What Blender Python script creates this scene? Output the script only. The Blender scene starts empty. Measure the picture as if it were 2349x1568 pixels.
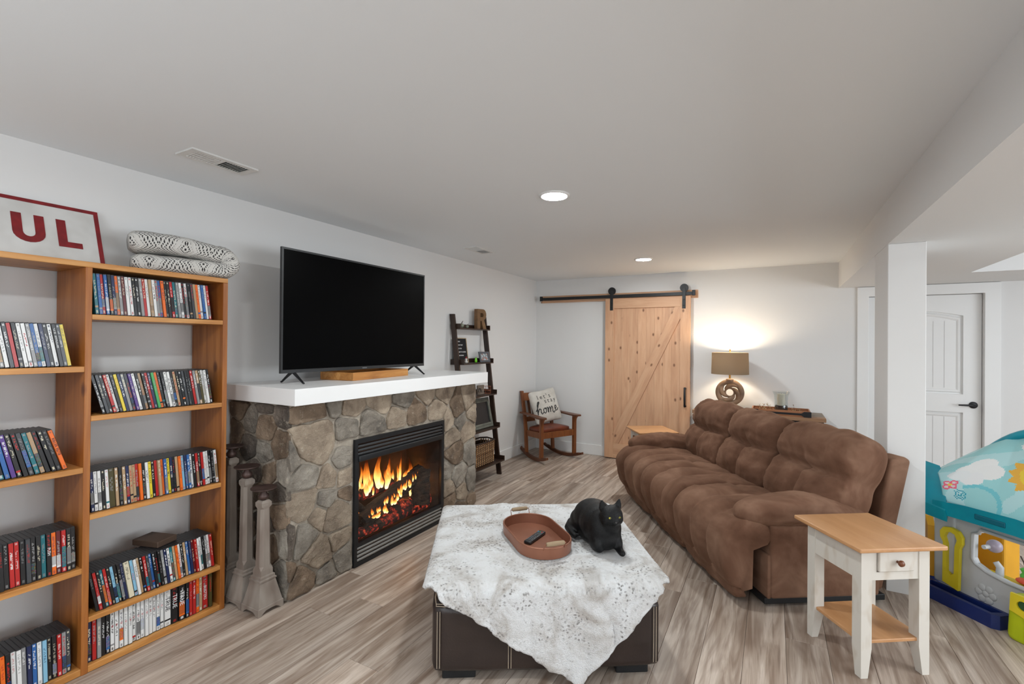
import bpy, bmesh, math, random
from mathutils import Vector, Matrix, noise as mnoise
random.seed(7)
SC = bpy.context.scene
COL = SC.collection
PI = math.pi
# ------------------------------------------------------------------ camera
yaw, pitch, roll = math.radians(28.8), math.radians(0.25), math.radians(0.5)
fw = Vector((-math.sin(yaw)*math.cos(pitch), math.cos(yaw)*math.cos(pitch), math.sin(pitch)))
r0 = fw.cross(Vector((0, 0, 1))).normalized(); u0 = r0.cross(fw)
rt = r0*math.cos(roll)+u0*math.sin(roll); up = u0*math.cos(roll)-r0*math.sin(roll)
cam_d = bpy.data.cameras.new('camera'); cam = bpy.data.objects.new('camera', cam_d); COL.objects.link(cam)
M = Matrix((rt, up, -fw)).transposed().to_4x4(); M.translation = Vector((0, 0, 1.5))
cam.matrix_world = M
cam_d.sensor_width = 36.0; cam_d.lens = 1090/2349*36; cam_d.clip_start = 0.05; cam_d.clip_end = 60
SC.camera = cam
# ------------------------------------------------------------------ world, exposure
wd = bpy.data.worlds.new('world'); SC.world = wd; wd.use_nodes = True
wd.node_tree.nodes['Background'].inputs[0].default_value = (0.8, 0.85, 1, 1)
wd.node_tree.nodes['Background'].inputs[1].default_value = 0.0
SC.view_settings.view_transform = 'Standard'; SC.view_settings.look = 'None'
SC.view_settings.exposure = 0.19; SC.view_settings.gamma = 1.0
SC.view_settings.use_curve_mapping = False
CY = SC.cycles
CY.max_bounces = 6; CY.diffuse_bounces = 4; CY.glossy_bounces = 3; CY.transmission_bounces = 4; CY.transparent_max_bounces = 10
CY.use_adaptive_sampling = True; CY.adaptive_threshold = 0.03
CY.use_denoising = True; CY.sample_clamp_indirect = 6.0; CY.caustics_reflective = False; CY.caustics_refractive = False
LENS_POWER = 305.0          # emission of the recessed ceiling lamps
LAMP_POWER = 15.0          # bulb of the table lamp, W
CEIL = 2.42
LIGHTS = [(-1.19, 2.69), (-1.22, 5.12), (-1.2, 0.26), (-1.2, -2.1), (3.0, 2.6), (3.0, 0.2), (3.0, -2.1)]

wl_d = bpy.data.lights.new('rear_fill', 'AREA'); wl_d.shape = 'RECTANGLE'; wl_d.size = 5.4; wl_d.size_y = 2.1; wl_d.energy = 38.0; wl_d.color = (0.90, 1.0, 1.10)
wl_o = bpy.data.objects.new('rear_fill', wl_d); COL.objects.link(wl_o); wl_o.location = (0.6, -3.12, 1.2); wl_o.rotation_euler = (math.radians(90), 0, 0)   # added soft fill behind the viewer; the wall there has no glazing

wr_d = bpy.data.lights.new('side_fill', 'AREA'); wr_d.shape = 'RECTANGLE'; wr_d.size = 4.0; wr_d.size_y = 1.5; wr_d.energy = 88.0; wr_d.color = (0.92, 1.0, 1.08)
wr_o = bpy.data.objects.new('side_fill', wr_d); COL.objects.link(wr_o); wr_o.location = (4.52, 2.4, 1.3); wr_o.rotation_euler = (math.radians(90), 0, math.radians(90))   # added fill from the play area side, no window behind it

fl_d = bpy.data.lights.new('bounce_fill', 'AREA'); fl_d.shape = 'DISK'; fl_d.size = 0.25; fl_d.energy = 34.0; fl_d.color = (0.90, 1.0, 1.10)
fl_o = bpy.data.objects.new('bounce_fill', fl_d); COL.objects.link(fl_o); fl_o.location = (-1.0, -1.5, 1.5); fl_o.rotation_euler = (math.radians(180), 0, 0)   # unseen fill added behind the viewer, bounced off the ceiling

# ------------------------------------------------------------------ helpers
def c(r, g, b):
    f = lambda v: (v/255/12.92) if v/255 <= 0.04045 else ((v/255+0.055)/1.055)**2.4
    return (f(r), f(g), f(b), 1.0)
def V(*a): return Vector(a)
def nz(x, y, z=0.0): return mnoise.noise(Vector((x, y, z)))

class NT:
    def __init__(s, name):
        s.m = bpy.data.materials.new(name); s.m.use_nodes = True
        s.t = s.m.node_tree; s.n = s.t.nodes; s.b = s.n['Principled BSDF']; s.tc = None
    def add(s, kind, **kw):
        n = s.n.new(kind)
        for k, v in kw.items(): setattr(n, k, v)
        return n
    def link(s, a, b): s.t.links.new(a, b)
    def coord(s, scale=(1, 1, 1), rnd=False):
        tc = s.add('ShaderNodeTexCoord'); mp = s.add('ShaderNodeMapping'); mp.inputs['Scale'].default_value = scale
        src = tc.outputs['Object']
        if rnd:
            oi = s.add('ShaderNodeObjectInfo'); ml = s.add('ShaderNodeMath', operation='MULTIPLY'); ml.inputs[1].default_value = 37.0
            s.link(oi.outputs['Random'], ml.inputs[0])
            ad = s.add('ShaderNodeVectorMath', operation='ADD'); s.link(src, ad.inputs[0]); s.link(ml.outputs[0], ad.inputs[1]); src = ad.outputs[0]
        s.link(src, mp.inputs['Vector']); return mp.outputs[0]
    def noise(s, vec, scale, detail=3.0, rough=0.55, dist=0.0):
        n = s.add('ShaderNodeTexNoise'); n.inputs['Scale'].default_value = scale; n.inputs['Detail'].default_value = detail
        n.inputs['Roughness'].default_value = rough; n.inputs['Distortion'].default_value = dist
        s.link(vec, n.inputs['Vector']); return n.outputs[0]
    def ramp(s, fac, stops):
        r = s.add('ShaderNodeValToRGB'); e = r.color_ramp.elements
        while len(e) < len(stops): e.new(0.5)
        for k, (p, col) in enumerate(stops): e[k].position = p; e[k].color = col
        s.link(fac, r.inputs[0]); return r.outputs[0]
    def mix(s, fac, a, b, mode='MIX'):
        m = s.add('ShaderNodeMix', data_type='RGBA', blend_type=mode)
        for sock, v in ((m.inputs[0], fac), (m.inputs[6], a), (m.inputs[7], b)):
            if hasattr(v, 'is_linked'): s.link(v, sock)
            else: sock.default_value = v
        return m.outputs[2]
    def rndval(s, col, amt):
        oi = s.add('ShaderNodeObjectInfo'); mr = s.add('ShaderNodeMapRange')
        mr.inputs[3].default_value = 1-amt; mr.inputs[4].default_value = 1+amt
        s.link(oi.outputs['Random'], mr.inputs[0])
        h = s.add('ShaderNodeHueSaturation'); s.link(mr.outputs[0], h.inputs['Value'])
        if hasattr(col, 'is_linked'): s.link(col, h.inputs['Color'])
        else: h.inputs['Color'].default_value = col
        return h.outputs[0]
    def base(s, v):
        if hasattr(v, 'is_linked'): s.link(v, s.b.inputs['Base Color'])
        else: s.b.inputs['Base Color'].default_value = v
    def bump(s, h, strength, dist=0.01):
        b = s.add('ShaderNodeBump'); b.inputs['Strength'].default_value = strength; b.inputs['Distance'].default_value = dist
        s.link(h, b.inputs['Height']); s.link(b.outputs[0], s.b.inputs['Normal'])
    def set(s, **kw):
        for k, v in kw.items(): s.b.inputs[k].default_value = v
        return s

def mat(name, col, rough=0.5, metal=0.0, col2=None, scale=6.0, bump=0.0, bscale=80.0, spec=0.5, rnd=0.0, stretch=(1, 1, 1), lo=0.35, hi=0.65, bdist=0.005, sheen=0.0, coat=0.0, det=2.0):
    t = NT(name); v = t.coord(stretch)
    col2 = col2 or tuple(x*0.9 for x in col[:3])+(1,)
    o = t.ramp(t.noise(v, scale, det), [(lo, col2), (hi, col)])
    if rnd: o = t.rndval(o, rnd)
    t.base(o); t.set(Roughness=rough, Metallic=metal)
    t.b.inputs['Specular IOR Level'].default_value = spec
    if sheen: t.b.inputs['Sheen Weight'].default_value = sheen; t.b.inputs['Sheen Roughness'].default_value = 0.4
    if coat: t.b.inputs['Coat Weight'].default_value = coat
    if bump: t.bump(t.noise(v, bscale, 2), bump, bdist)
    return t.m

def wood(name, stops, axis=1, rough=0.45, scale=1.0, rnd=0.08, knots=None, bump=0.15, lines=22.0):
    t = NT(name); st = [lines*scale]*3; st[axis] = 1.6*scale
    v = t.coord(tuple(st), rnd=True); g = t.noise(v, 1.0, 4, 0.62, 0.6)
    o = t.ramp(g, stops)
    if knots:
        vv = t.coord((1, 1, 1), rnd=True); sp = t.add('ShaderNodeSeparateXYZ'); t.link(vv, sp.inputs[0])
        oth = [k for k in range(3) if k != axis]; ad = t.add('ShaderNodeMath', operation='ADD'); t.link(sp.outputs[oth[0]], ad.inputs[0]); t.link(sp.outputs[oth[1]], ad.inputs[1])
        al = t.add('ShaderNodeMath', operation='MULTIPLY'); t.link(sp.outputs[axis], al.inputs[0]); al.inputs[1].default_value = 0.62
        cb_ = t.add('ShaderNodeCombineXYZ'); t.link(ad.outputs[0], cb_.inputs[0]); t.link(al.outputs[0], cb_.inputs[1])
        vo = t.add('ShaderNodeTexVoronoi', voronoi_dimensions='2D'); vo.inputs['Scale'].default_value = knots[0]; t.link(cb_.outputs[0], vo.inputs['Vector'])
        kr = t.ramp(vo.outputs['Distance'], [(0.0, (1, 1, 1, 1)), (knots[1]*0.5, (0.8, 0.8, 0.8, 1)), (knots[1], (0, 0, 0, 1))])
        sv = t.add('ShaderNodeSeparateColor'); t.link(vo.outputs['Color'], sv.inputs[0]); gt = t.add('ShaderNodeMath', operation='GREATER_THAN'); t.link(sv.outputs[0], gt.inputs[0]); gt.inputs[1].default_value = 0.45
        km = t.add('ShaderNodeMath', operation='MULTIPLY'); t.link(kr, km.inputs[0]); t.link(gt.outputs[0], km.inputs[1])
        o = t.mix(km.outputs[0], o, knots[2])
    if rnd: o = t.rndval(o, rnd)
    t.base(o); t.set(Roughness=rough); t.bump(g, bump, 0.002); return t.m

def emis(name, col, strength):
    t = NT(name); t.base(col); t.b.inputs['Emission Color'].default_value = col; t.b.inputs['Emission Strength'].default_value = strength
    return t.m

class B:
    """bmesh collector; out() links it as one mesh object"""
    def __init__(s): s.bm = bmesh.new()
    def _bev(s, geom_verts, bev, seg):
        es = list({e for v in geom_verts for e in v.link_edges})
        bmesh.ops.bevel(s.bm, geom=es, offset=bev, segments=seg, affect='EDGES', profile=0.5)
    def box(s, lo, hi, bev=0.0, seg=2, M=None):
        r = bmesh.ops.create_cube(s.bm, size=1.0)['verts']
        for v in r:
            v.co = Vector([lo[k]+(v.co[k]+0.5)*(hi[k]-lo[k]) for k in range(3)])
            if M is not None: v.co = M @ v.co
        if bev: s._bev(r, bev, seg)
        return s
    def ring(s, pts): return [s.bm.verts.new(p) for p in pts]
    def skin(s, rings, closed=True, caps=True):
        bm = s.bm
        for a, b in zip(rings, rings[1:]):
            n = len(a)
            for i in range(n if closed else n-1):
                j = (i+1) % n
                try: bm.faces.new((a[i], a[j], b[j], b[i]))
                except ValueError: pass
        if caps:
            bm.faces.new(rings[0][::-1]); bm.faces.new(rings[-1])
        return s
    def loft(s, secs, caps=True, closed=True): return s.skin([s.ring(p) for p in secs], closed, caps)
    def tube(s, pts, r, n=8, flat=1.0, closed=False):
        pts = [Vector(p) for p in pts]; L = len(pts); rings = []; prev = None
        for k, p in enumerate(pts):
            a = pts[(k-1) % L] if (closed or k > 0) else p; b = pts[(k+1) % L] if (closed or k < L-1) else p
            d = (b-a).normalized()
            if prev is None:
                h = Vector((0, 0, 1)) if abs(d.z) < 0.9 else Vector((1, 0, 0)); x = d.cross(h).normalized()
            else: x = (prev-d*prev.dot(d)).normalized()
            prev = x; y = d.cross(x); rr = r[k] if isinstance(r, (list, tuple)) else r
            rings.append(s.ring([p+(x*math.cos(2*PI*i/n)+y*flat*math.sin(2*PI*i/n))*rr for i in range(n)]))
        if closed: rings.append(rings[0]); return s.skin(rings, True, False)
        return s.skin(rings)
    def cyl(s, p0, p1, r0, r1=None, n=16): return s.tube([p0, p1], [r0, r0 if r1 is None else r1], n)
    def lathe(s, prof, n=24, o=(0, 0, 0), caps=True, rot=0.0):
        o = Vector(o)
        return s.loft([[o+Vector((r*math.cos(2*PI*i/n+rot), r*math.sin(2*PI*i/n+rot), z)) for i in range(n)] for r, z in prof], caps)
    def prism(s, poly, lo, hi, ax=0, bev=0.0):
        """polygon in the two other axes, extruded along ax"""
        def mk(a, b, h): return {0: (h, a, b), 1: (a, h, b), 2: (a, b, h)}[ax]
        A = s.ring([mk(a, b, lo) for a, b in poly]); Bq = s.ring([mk(a, b, hi) for a, b in poly])
        s.skin([A, Bq]); bmesh.ops.recalc_face_normals(s.bm, faces=s.bm.faces)
        if bev: s._bev(A+Bq, bev, 2)
        return s
    def holed(s, outer, holes, lo, hi, ax=0):
        def mk(a, b, h): return {0: (h, a, b), 1: (a, h, b), 2: (a, b, h)}[ax]
        loops = []
        for pl in [outer]+holes:
            vs = s.ring([mk(a, b, lo) for a, b in pl])
            loops += [s.bm.edges.new((vs[i], vs[(i+1) % len(vs)])) for i in range(len(vs))]
        fs = [g for g in bmesh.ops.triangle_fill(s.bm, use_beauty=True, edges=loops)['geom'] if isinstance(g, bmesh.types.BMFace)]
        ex = bmesh.ops.extrude_face_region(s.bm, geom=fs)['geom']
        d = Vector(mk(0, 0, hi-lo))
        for g in ex:
            if isinstance(g, bmesh.types.BMVert): g.co += d
        return s
    def ball(s, o, r, n=12, sc=(1, 1, 1)):
        q = bmesh.ops.create_uvsphere(s.bm, u_segments=n, v_segments=max(6, n//2+2), radius=1.0)['verts']
        rr = r if isinstance(r, (tuple, list)) else (r, r, r)
        for v in q: v.co = Vector((o[0]+v.co.x*rr[0]*sc[0], o[1]+v.co.y*rr[1]*sc[1], o[2]+v.co.z*rr[2]*sc[2]))
        return s
    def pillow(s, fn, cuts=18, p=4.0):
        r = bmesh.ops.create_cube(s.bm, size=2.0)
        es = list({e for v in r['verts'] for e in v.link_edges})
        bmesh.ops.subdivide_edges(s.bm, edges=es, cuts=cuts, use_grid_fill=True)
        for v in s.bm.verts:
            q = v.co; k = (abs(q.x)**p+abs(q.y)**p+abs(q.z)**p)**(1/p)
            v.co = fn(q/k)
        return s
    def move(s, M):
        for v in s.bm.verts: v.co = M @ v.co
        return s
    def out(s, name, m, parent=None, smooth=None, loc=None, rot=None, fix=True):
        if fix: bmesh.ops.recalc_face_normals(s.bm, faces=s.bm.faces)
        me = bpy.data.meshes.new(name); s.bm.to_mesh(me); s.bm.free()
        if smooth is not None:
            me.polygons.foreach_set('use_smooth', [True]*len(me.polygons))
            if smooth < 180: me.set_sharp_from_angle(angle=math.radians(smooth))
        for x in (m if isinstance(m, (list, tuple)) else [m]): me.materials.append(x)
        return link(name, me, parent, loc, rot)

def link(name, me, parent=None, loc=None, rot=None):
    o = bpy.data.objects.new(name, me); COL.objects.link(o); o.parent = parent
    if loc is not None: o.location = loc
    if rot is not None: o.rotation_euler = rot
    return o
def tag(o, label, cat, group=None, kind=None):
    o['label'] = label; o['category'] = cat
    if group: o['group'] = group
    if kind: o['kind'] = kind
    return o
def thing(name, label, cat, loc=(0, 0, 0), rz=0.0, group=None):
    return tag(link(name, None, None, loc, (0, 0, rz)), label, cat, group)
def struct(o): o['kind'] = 'structure'; return o
def text_mesh(s, size, ext=0.0005, align='CENTER', shear=0.0, sx=1.0, bold=0.0):
    cu = bpy.data.curves.new('lettering', 'FONT'); cu.body = s; cu.size = size; cu.extrude = ext; cu.align_x = align; cu.align_y = 'CENTER'
    cu.resolution_u = 4; cu.shear = shear; cu.offset = bold
    o = bpy.data.objects.new('lettering', cu); COL.objects.link(o)
    dg = bpy.context.evaluated_depsgraph_get(); me = bpy.data.meshes.new_from_object(o.evaluated_get(dg))
    bpy.data.objects.remove(o); bpy.data.curves.remove(cu)
    for v in me.vertices: v.co.x *= sx
    return me
def text(s, size, m, parent, Mx, name='lettering', **kw):
    me = text_mesh(s, size, **kw); me.transform(Mx); me.materials.clear(); me.materials.append(m)
    return link(name, me, parent)
def bake(o, mods):
    """apply modifiers to o's mesh"""
    for kind, kw in mods:
        md = o.modifiers.new(kind.lower(), kind)
        for k, v in kw.items(): setattr(md, k, v)
    dg = bpy.context.evaluated_depsgraph_get(); me = bpy.data.meshes.new_from_object(o.evaluated_get(dg))
    o.modifiers.clear(); old = o.data; o.data = me; bpy.data.meshes.remove(old); return o
def basis(ox, ex, ey, ez):
    m = Matrix((Vector(ex), Vector(ey), Vector(ez))).transposed().to_4x4(); m.translation = Vector(ox); return m
ORD = 'first second third fourth fifth sixth seventh eighth ninth tenth eleventh twelfth thirteenth fourteenth fifteenth sixteenth seventeenth eighteenth nineteenth twentieth'.split()
def ordinal(n):
    if n <= 20: return ORD[n-1]
    t = {20: 'twenty', 30: 'thirty', 40: 'forty'}[n//10*10]
    return t+'-'+ORD[n % 10-1] if n % 10 else {30: 'thirtieth', 40: 'fortieth'}[n]

# ------------------------------------------------------------------ materials
M_wall = mat('wall_paint', (0.78, 0.775, 0.765, 1), 0.85, col2=(0.77, 0.765, 0.755, 1), scale=1.2, spec=0.2, det=1.0)
M_ceil = mat('ceiling_paint', (0.835, 0.86, 0.875, 1), 0.9, col2=(0.83, 0.855, 0.87, 1), scale=1.0, spec=0.15, det=1.0)
M_trim = mat('trim_paint', (0.84, 0.84, 0.83, 1), 0.4, col2=(0.83, 0.83, 0.82, 1), scale=3)
M_white = mat('mantel_paint', (0.90, 0.90, 0.895, 1), 0.35, col2=(0.89, 0.89, 0.885, 1), scale=3)
M_black = mat('black_metal', (0.018, 0.019, 0.021, 1), 0.45, 0.3, scale=8)
M_pine = wood('stained_pine', [(0.25, c(124, 68, 24)), (0.5, c(152, 90, 36)), (0.75, c(178, 116, 56))], axis=2, rough=0.4, knots=(3.2, 0.08, c(92, 44, 16)))
M_pine_h = wood('stained_pine_board', [(0.25, c(156, 98, 44)), (0.5, c(190, 130, 66)), (0.75, c(216, 162, 98))], axis=1, rough=0.4, knots=(3.0, 0.06, c(104, 54, 22)))
M_alder = wood('knotty_alder', [(0.25, c(186, 140, 108)), (0.5, c(204, 160, 126)), (0.78, c(216, 176, 142))], axis=2, rough=0.5, rnd=0.05, knots=(6.0, 0.10, c(112, 72, 46)), lines=16)
M_alder_h = wood('knotty_alder_rail', [(0.25, c(186, 140, 108)), (0.5, c(204, 160, 126)), (0.78, c(216, 176, 142))], axis=0, rough=0.5, rnd=0.05, knots=(5, 0.05, c(92, 56, 34)), lines=16)
M_espresso = wood('espresso_wood', [(0.3, c(36, 24, 19)), (0.7, c(62, 42, 32))], axis=2, rough=0.35)
def thin_glass(name, tint, refl):
    t = NT(name); tr = t.add('ShaderNodeBsdfTransparent'); tr.inputs[0].default_value = tint; gl = t.add('ShaderNodeBsdfGlossy'); gl.inputs['Roughness'].default_value = 0.03
    mx = t.add('ShaderNodeMixShader'); mx.inputs[0].default_value = refl; t.link(tr.outputs[0], mx.inputs[1]); t.link(gl.outputs[0], mx.inputs[2]); t.link(mx.outputs[0], t.n['Material Output'].inputs[0]); return t.m
M_glass = thin_glass('clear_glass', (0.93, 0.95, 0.95, 1), 0.09)
# ------------------------------------------------------------------ room shell
X0, X1, Y0, Y1 = -3.03, 4.6, -3.2, 6.24
SOF = 2.14
struct(B().box((X0-0.12, Y0-0.12, -0.12), (X1+0.12, Y1+0.3, -0.012)).out('floor', mat('floor_underlay', (0.05, 0.04, 0.035, 1), 0.9)))
FLOOR = bpy.data.objects['floor']
struct(B().box((X0-0.12, Y0-0.12, CEIL), (X1+0.12, Y1+0.3, CEIL+0.1)).out('ceiling', M_ceil))
struct(B().box((X0-0.12, Y0, -0.01), (X0, Y1, CEIL)).out('wall_left', M_wall))
struct(B().box((X1, Y0, -0.01), (X1+0.12, Y1, CEIL)).out('wall_right', M_wall))
struct(B().box((X0-0.12, Y0-0.12, -0.01), (X1+0.12, Y0, CEIL)).out('wall_front', M_wall))
DX0, DX1, DZ = 0.885, 1.79, 2.035
struct(B().prism([(X0-0.12, -0.01), (DX0, -0.01), (DX0, DZ), (DX1, DZ), (DX1, -0.01), (X1+0.12, -0.01), (X1+0.12, CEIL), (X0-0.12, CEIL)], Y1, Y1+0.12, ax=1).out('wall_back', M_wall))
# dropped soffit with its return along the back wall, and the boxed-in post
struct(B().prism([(0.62, Y0), (1.46, Y0), (1.46, 5.38), (X1, 5.38), (X1, Y1), (0.62, Y1)], SOF, CEIL, ax=2).out('ceiling_soffit', M_wall))
struct(B().box((0.62, 3.70, -0.005), (0.806, 4.125, SOF), 0.004).out('column', M_wall))
# baseboards
def baseboard(name, lo, hi): struct(B().box(lo, hi, 0.004).out(name, M_trim))
baseboard('baseboard_left', (X0, 3.80, 0), (X0+0.016, Y1, 0.14))
baseboard('baseboard_left_near', (X0, 1.582, 0), (X0+0.016, 1.735, 0.14))
baseboard('baseboard_back', (X0+0.016, Y1-0.016, 0), (0.785, Y1, 0.14))
baseboard('baseboard_back_far', (1.905, Y1-0.016, 0), (X1, Y1, 0.14))
# white panel door with casing
struct(B().prism([(0.785, 0), (0.885, 0), (0.885, 2.035), (1.79, 2.035), (1.79, 0), (1.905, 0), (1.905, 2.136), (0.785, 2.136)], Y1-0.022, Y1, ax=1, bev=0.004).out('trim_1', M_trim))
d1 = struct(link('door_1', None, None, (DX0, Y1+0.075, 0)))
DW = DX1-DX0
def arch(x0, x1, z0, z1, rise, n=12):
    return [(x0, z0), (x1, z0)]+[(x1+(x0-x1)*k/n, z1+rise*math.sin(PI*k/n)) for k in range(n+1)]
pnl = [arch(0.14, DW-0.14, 1.04, 1.82, 0.05), arch(0.14, DW-0.14, 0.22, 0.86, 0.0, 1)]
B().holed([(0.004, 0.005), (DW-0.004, 0.005), (DW-0.004, DZ-0.004), (0.004, DZ-0.004)], pnl, -0.035, 0.0, ax=1).out('door_frame', M_trim, d1)
for k, (z0, z1, ri) in enumerate(((1.04, 1.82, 0.05), (0.22, 0.86, 0.0))):
    x0, x1 = 0.14, DW-0.14; b = B()
    rings = []
    for ins, y in ((0.0, -0.002), (0.0, -0.016), (0.014, -0.012), (0.024, -0.024), (0.036, -0.022), (0.05, -0.014)):
        rings.append([(px, y, pz) for px, pz in arch(x0+ins, x1-ins, z0+ins, z1-ins, ri, 12)])
    b.loft(rings, caps=True).out('panel', M_trim, d1)
    for j in range(1, 6):
        xx = x0+0.05+(x1-x0-0.1)*j/6
        B().box((xx-0.0018, -0.0155, z0+0.06), (xx+0.0018, -0.0125, z1-0.05)).out('groove', mat('groove_shade', (0.6, 0.59, 0.58, 1), 0.6) if (k == 0 and j == 1) else bpy.data.materials['groove_shade'], d1)
lv = B(); lv.lathe([(0.033, 0), (0.033, 0.008), (0.028, 0.012), (0.0, 0.013)], 20).move(Matrix.Translation((DW-0.065, -0.035, 0.94)) @ Matrix.Rotation(PI/2, 4, 'X')).out('handle_rose', M_black, d1, 40)
B().tube([(DW-0.065, -0.04, 0.94), (DW-0.065, -0.075, 0.94), (DW-0.085, -0.085, 0.94), (DW-0.185, -0.085, 0.938)], [0.009, 0.009, 0.010, 0.007], 10).out('handle_lever', M_black, d1, 60)
B().box((DX0+0.001, Y1+0.08, 0), (DX1-0.001, Y1+0.118, DZ-0.001)).out('door_stop', M_trim, None); struct(bpy.data.objects['door_stop']); bpy.data.objects['door_stop'].name = 'trim_2'

# ------------------------------------------------------------------ plank floor
t = NT('oak_vinyl_plank'); v = t.coord((14, 0.9, 1), rnd=True); g = t.noise(v, 1.0, 4, 0.65, 1.6)
o = t.ramp(g, [(0.26, c(126, 106, 91)), (0.42, c(164, 146, 131)), (0.56, c(190, 174, 160)), (0.74, c(214, 200, 187))])
v2 = t.coord((5, 0.55, 1), rnd=True); g2 = t.noise(v2, 1.0, 3, 0.6, 2.2)
o = t.mix(t.ramp(g2, [(0.50, (0, 0, 0, 1)), (0.68, (0.8, 0.8, 0.8, 1))]), o, c(128, 107, 92))
v3 = t.coord((70, 2.5, 1), rnd=True); g3 = t.noise(v3, 1.0, 2, 0.6)
o = t.mix(t.ramp(g3, [(0.6, (0, 0, 0, 1)), (0.76, (0.6, 0.6, 0.6, 1))]), o, c(112, 92, 78))
t.base(t.rndval(o, 0.16)); t.set(Roughness=0.42); t.b.inputs['Specular IOR Level'].default_value = 0.35; M_plank = t.m
PW, PL = 0.182, 1.22
def plank_mesh(w, l):
    b = B().box((0, 0, -0.012), (w-0.0012, l-0.0012, 0), 0.0012, 1); me = bpy.data.meshes.new('plank'); b.bm.to_mesh(me); b.bm.free(); me.materials.append(M_plank); return me
full = plank_mesh(PW, PL); rng = random.Random(3); x = X0
while x < 3.2:
    w = min(PW, 3.2-x); y = 0.2-rng.choice((0.0, 0.41, 0.82, 0.2, 0.61, 1.02))
    while y < Y1:
        y0, y1 = max(y, -0.4), min(y+PL, Y1)
        # planks under the far corner of the play area are never in view
        if y1-y0 > 0.02 and w > 0.02:
            me = full if (y1-y0 > PL-1e-4 and w > PW-1e-4) else plank_mesh(w, y1-y0)
            link('plank', me, FLOOR, (x, y0, 0))
        y += PL
    x += PW
ext = B().box((3.2, Y0, -0.012), (X1, Y1, 0)).out('plank_field', M_plank, FLOOR); ext['kind'] = 'stuff'
ext = B().box((X0, Y0, -0.012), (3.2, -0.402, 0)).out('plank_field', M_plank, FLOOR); ext['kind'] = 'stuff'

# ------------------------------------------------------------------ recessed lamps and air vents
M_lens = emis('lamp_lens', (0.94, 0.99, 1.0, 1), LENS_POWER)
LBL = {0: 'round recessed ceiling light above the ottoman', 1: 'round recessed ceiling light nearest the barn door'}
for k, (x, y) in enumerate(LIGHTS):
    lt = thing('ceiling_light', LBL.get(k, ['round recessed ceiling light above the viewer', 'round recessed ceiling light behind the viewer', 'play area ceiling light nearest the white door', 'play area ceiling light second from the white door', 'play area ceiling light farthest from the white door'][k-2]), 'ceiling light', (x, y, CEIL), 0, 'recessed ceiling lights')
    n = 28
    B().loft([[(r*math.cos(2*PI*i/n), r*math.sin(2*PI*i/n), z) for i in range(n)] for r, z in ((0.076, -0.002), (0.080, -0.009), (0.094, -0.006), (0.096, 0.0))], caps=False).out('trim_ring', M_trim, lt, 60)
    B().lathe([(0.078, -0.0035), (0.05, -0.005), (0.0005, -0.0055)], n, caps=False).out('lens', M_lens, lt, 60)
M_vent = mat('vent_enamel', (0.74, 0.735, 0.71, 1), 0.4)
M_void = mat('duct_void', (0.02, 0.02, 0.02, 1), 0.9)
def vent(x, y, label):
    v = thing('air_vent', label, 'air vent', (x, y, CEIL), 0, 'ceiling air vents')
    B().holed([(-0.075, -0.165), (0.075, -0.165), (0.075, 0.165), (-0.075, 0.165)], [[(-0.048, -0.135), (0.048, -0.135), (0.048, -0.006), (-0.048, -0.006)], [(-0.048, 0.006), (0.048, 0.006), (0.048, 0.135), (-0.048, 0.135)]], -0.008, 0.0, ax=2).out('frame', M_vent, v)
    B().box((-0.06, -0.15, -0.0018), (0.06, 0.15, -0.0005)).out('duct_opening', M_void, v)
    sl = B().box((-0.048, -0.0055, -0.0005), (0.048, 0.0055, 0.0005)); me = bpy.data.meshes.new('louver'); sl.bm.to_mesh(me); sl.bm.free(); me.materials.append(M_vent)
    for k in range(10):
        link('louver', me, v, (0, -0.131+k*0.0134, -0.005), (math.radians(-48), 0, 0)); link('louver', me, v, (0, 0.0105+k*0.0134, -0.005), (math.radians(48), 0, 0))
vent(-2.49, 1.40, 'white ceiling vent above the shelves and folded throw')
vent(-2.53, 3.92, 'white ceiling vent above the ladder shelf')

# ------------------------------------------------------------------ stone fireplace
FX, FY0, FY1, FZ = -2.450, 1.793, 3.732, 1.139
IY0, IY1, IZ = 2.268, 3.245, 0.856
fp = thing('stone_fireplace', 'fieldstone fireplace surround with white mantel against the wall', 'fireplace', (0, 0, 0))
M_mortar = mat('mortar', c(176, 166, 152), 0.95, col2=c(150, 140, 127), scale=9, bump=0.8, bscale=34, spec=0.1, bdist=0.015)
b = B().prism([(FY0, 0), (IY0+0.02, 0), (IY0+0.02, IZ-0.02), (IY1-0.02, IZ-0.02), (IY1-0.02, 0), (FY1, 0), (FY1, FZ), (FY0, FZ)], X0+0.002, FX, ax=0)
b.out('mortar_core', M_mortar, fp)
def stone_mat(name, a, b_, d):
    t = NT(name); v = t.coord((1, 1, 1), rnd=True)
    o = t.ramp(t.noise(v, 5.5, 6, 0.62, 0.4), [(0.30, d), (0.48, b_), (0.66, a)])
    o2 = t.noise(v, 26, 4, 0.7); o = t.mix(t.ramp(o2, [(0.58, (0, 0, 0, 1)), (0.74, (0.6, 0.6, 0.6, 1))]), o, c(196, 184, 166))
    t.base(t.rndval(o, 0.12)); t.set(Roughness=0.85); t.b.inputs['Specular IOR Level'].default_value = 0.25
    t.bump(t.noise(v, 13, 6, 0.75), 1.0, 0.03); return t.m
SM = [stone_mat('tan_fieldstone', c(184, 168, 148), c(158, 142, 124), c(120, 106, 92)), stone_mat('brown_fieldstone', c(152, 132, 112), c(124, 106, 89), c(90, 77, 66)),
      stone_mat('grey_fieldstone', c(168, 160, 148), c(140, 132, 121), c(104, 98, 91)), stone_mat('dark_fieldstone', c(128, 117, 106), c(100, 91, 83), c(72, 66, 61))]
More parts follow.
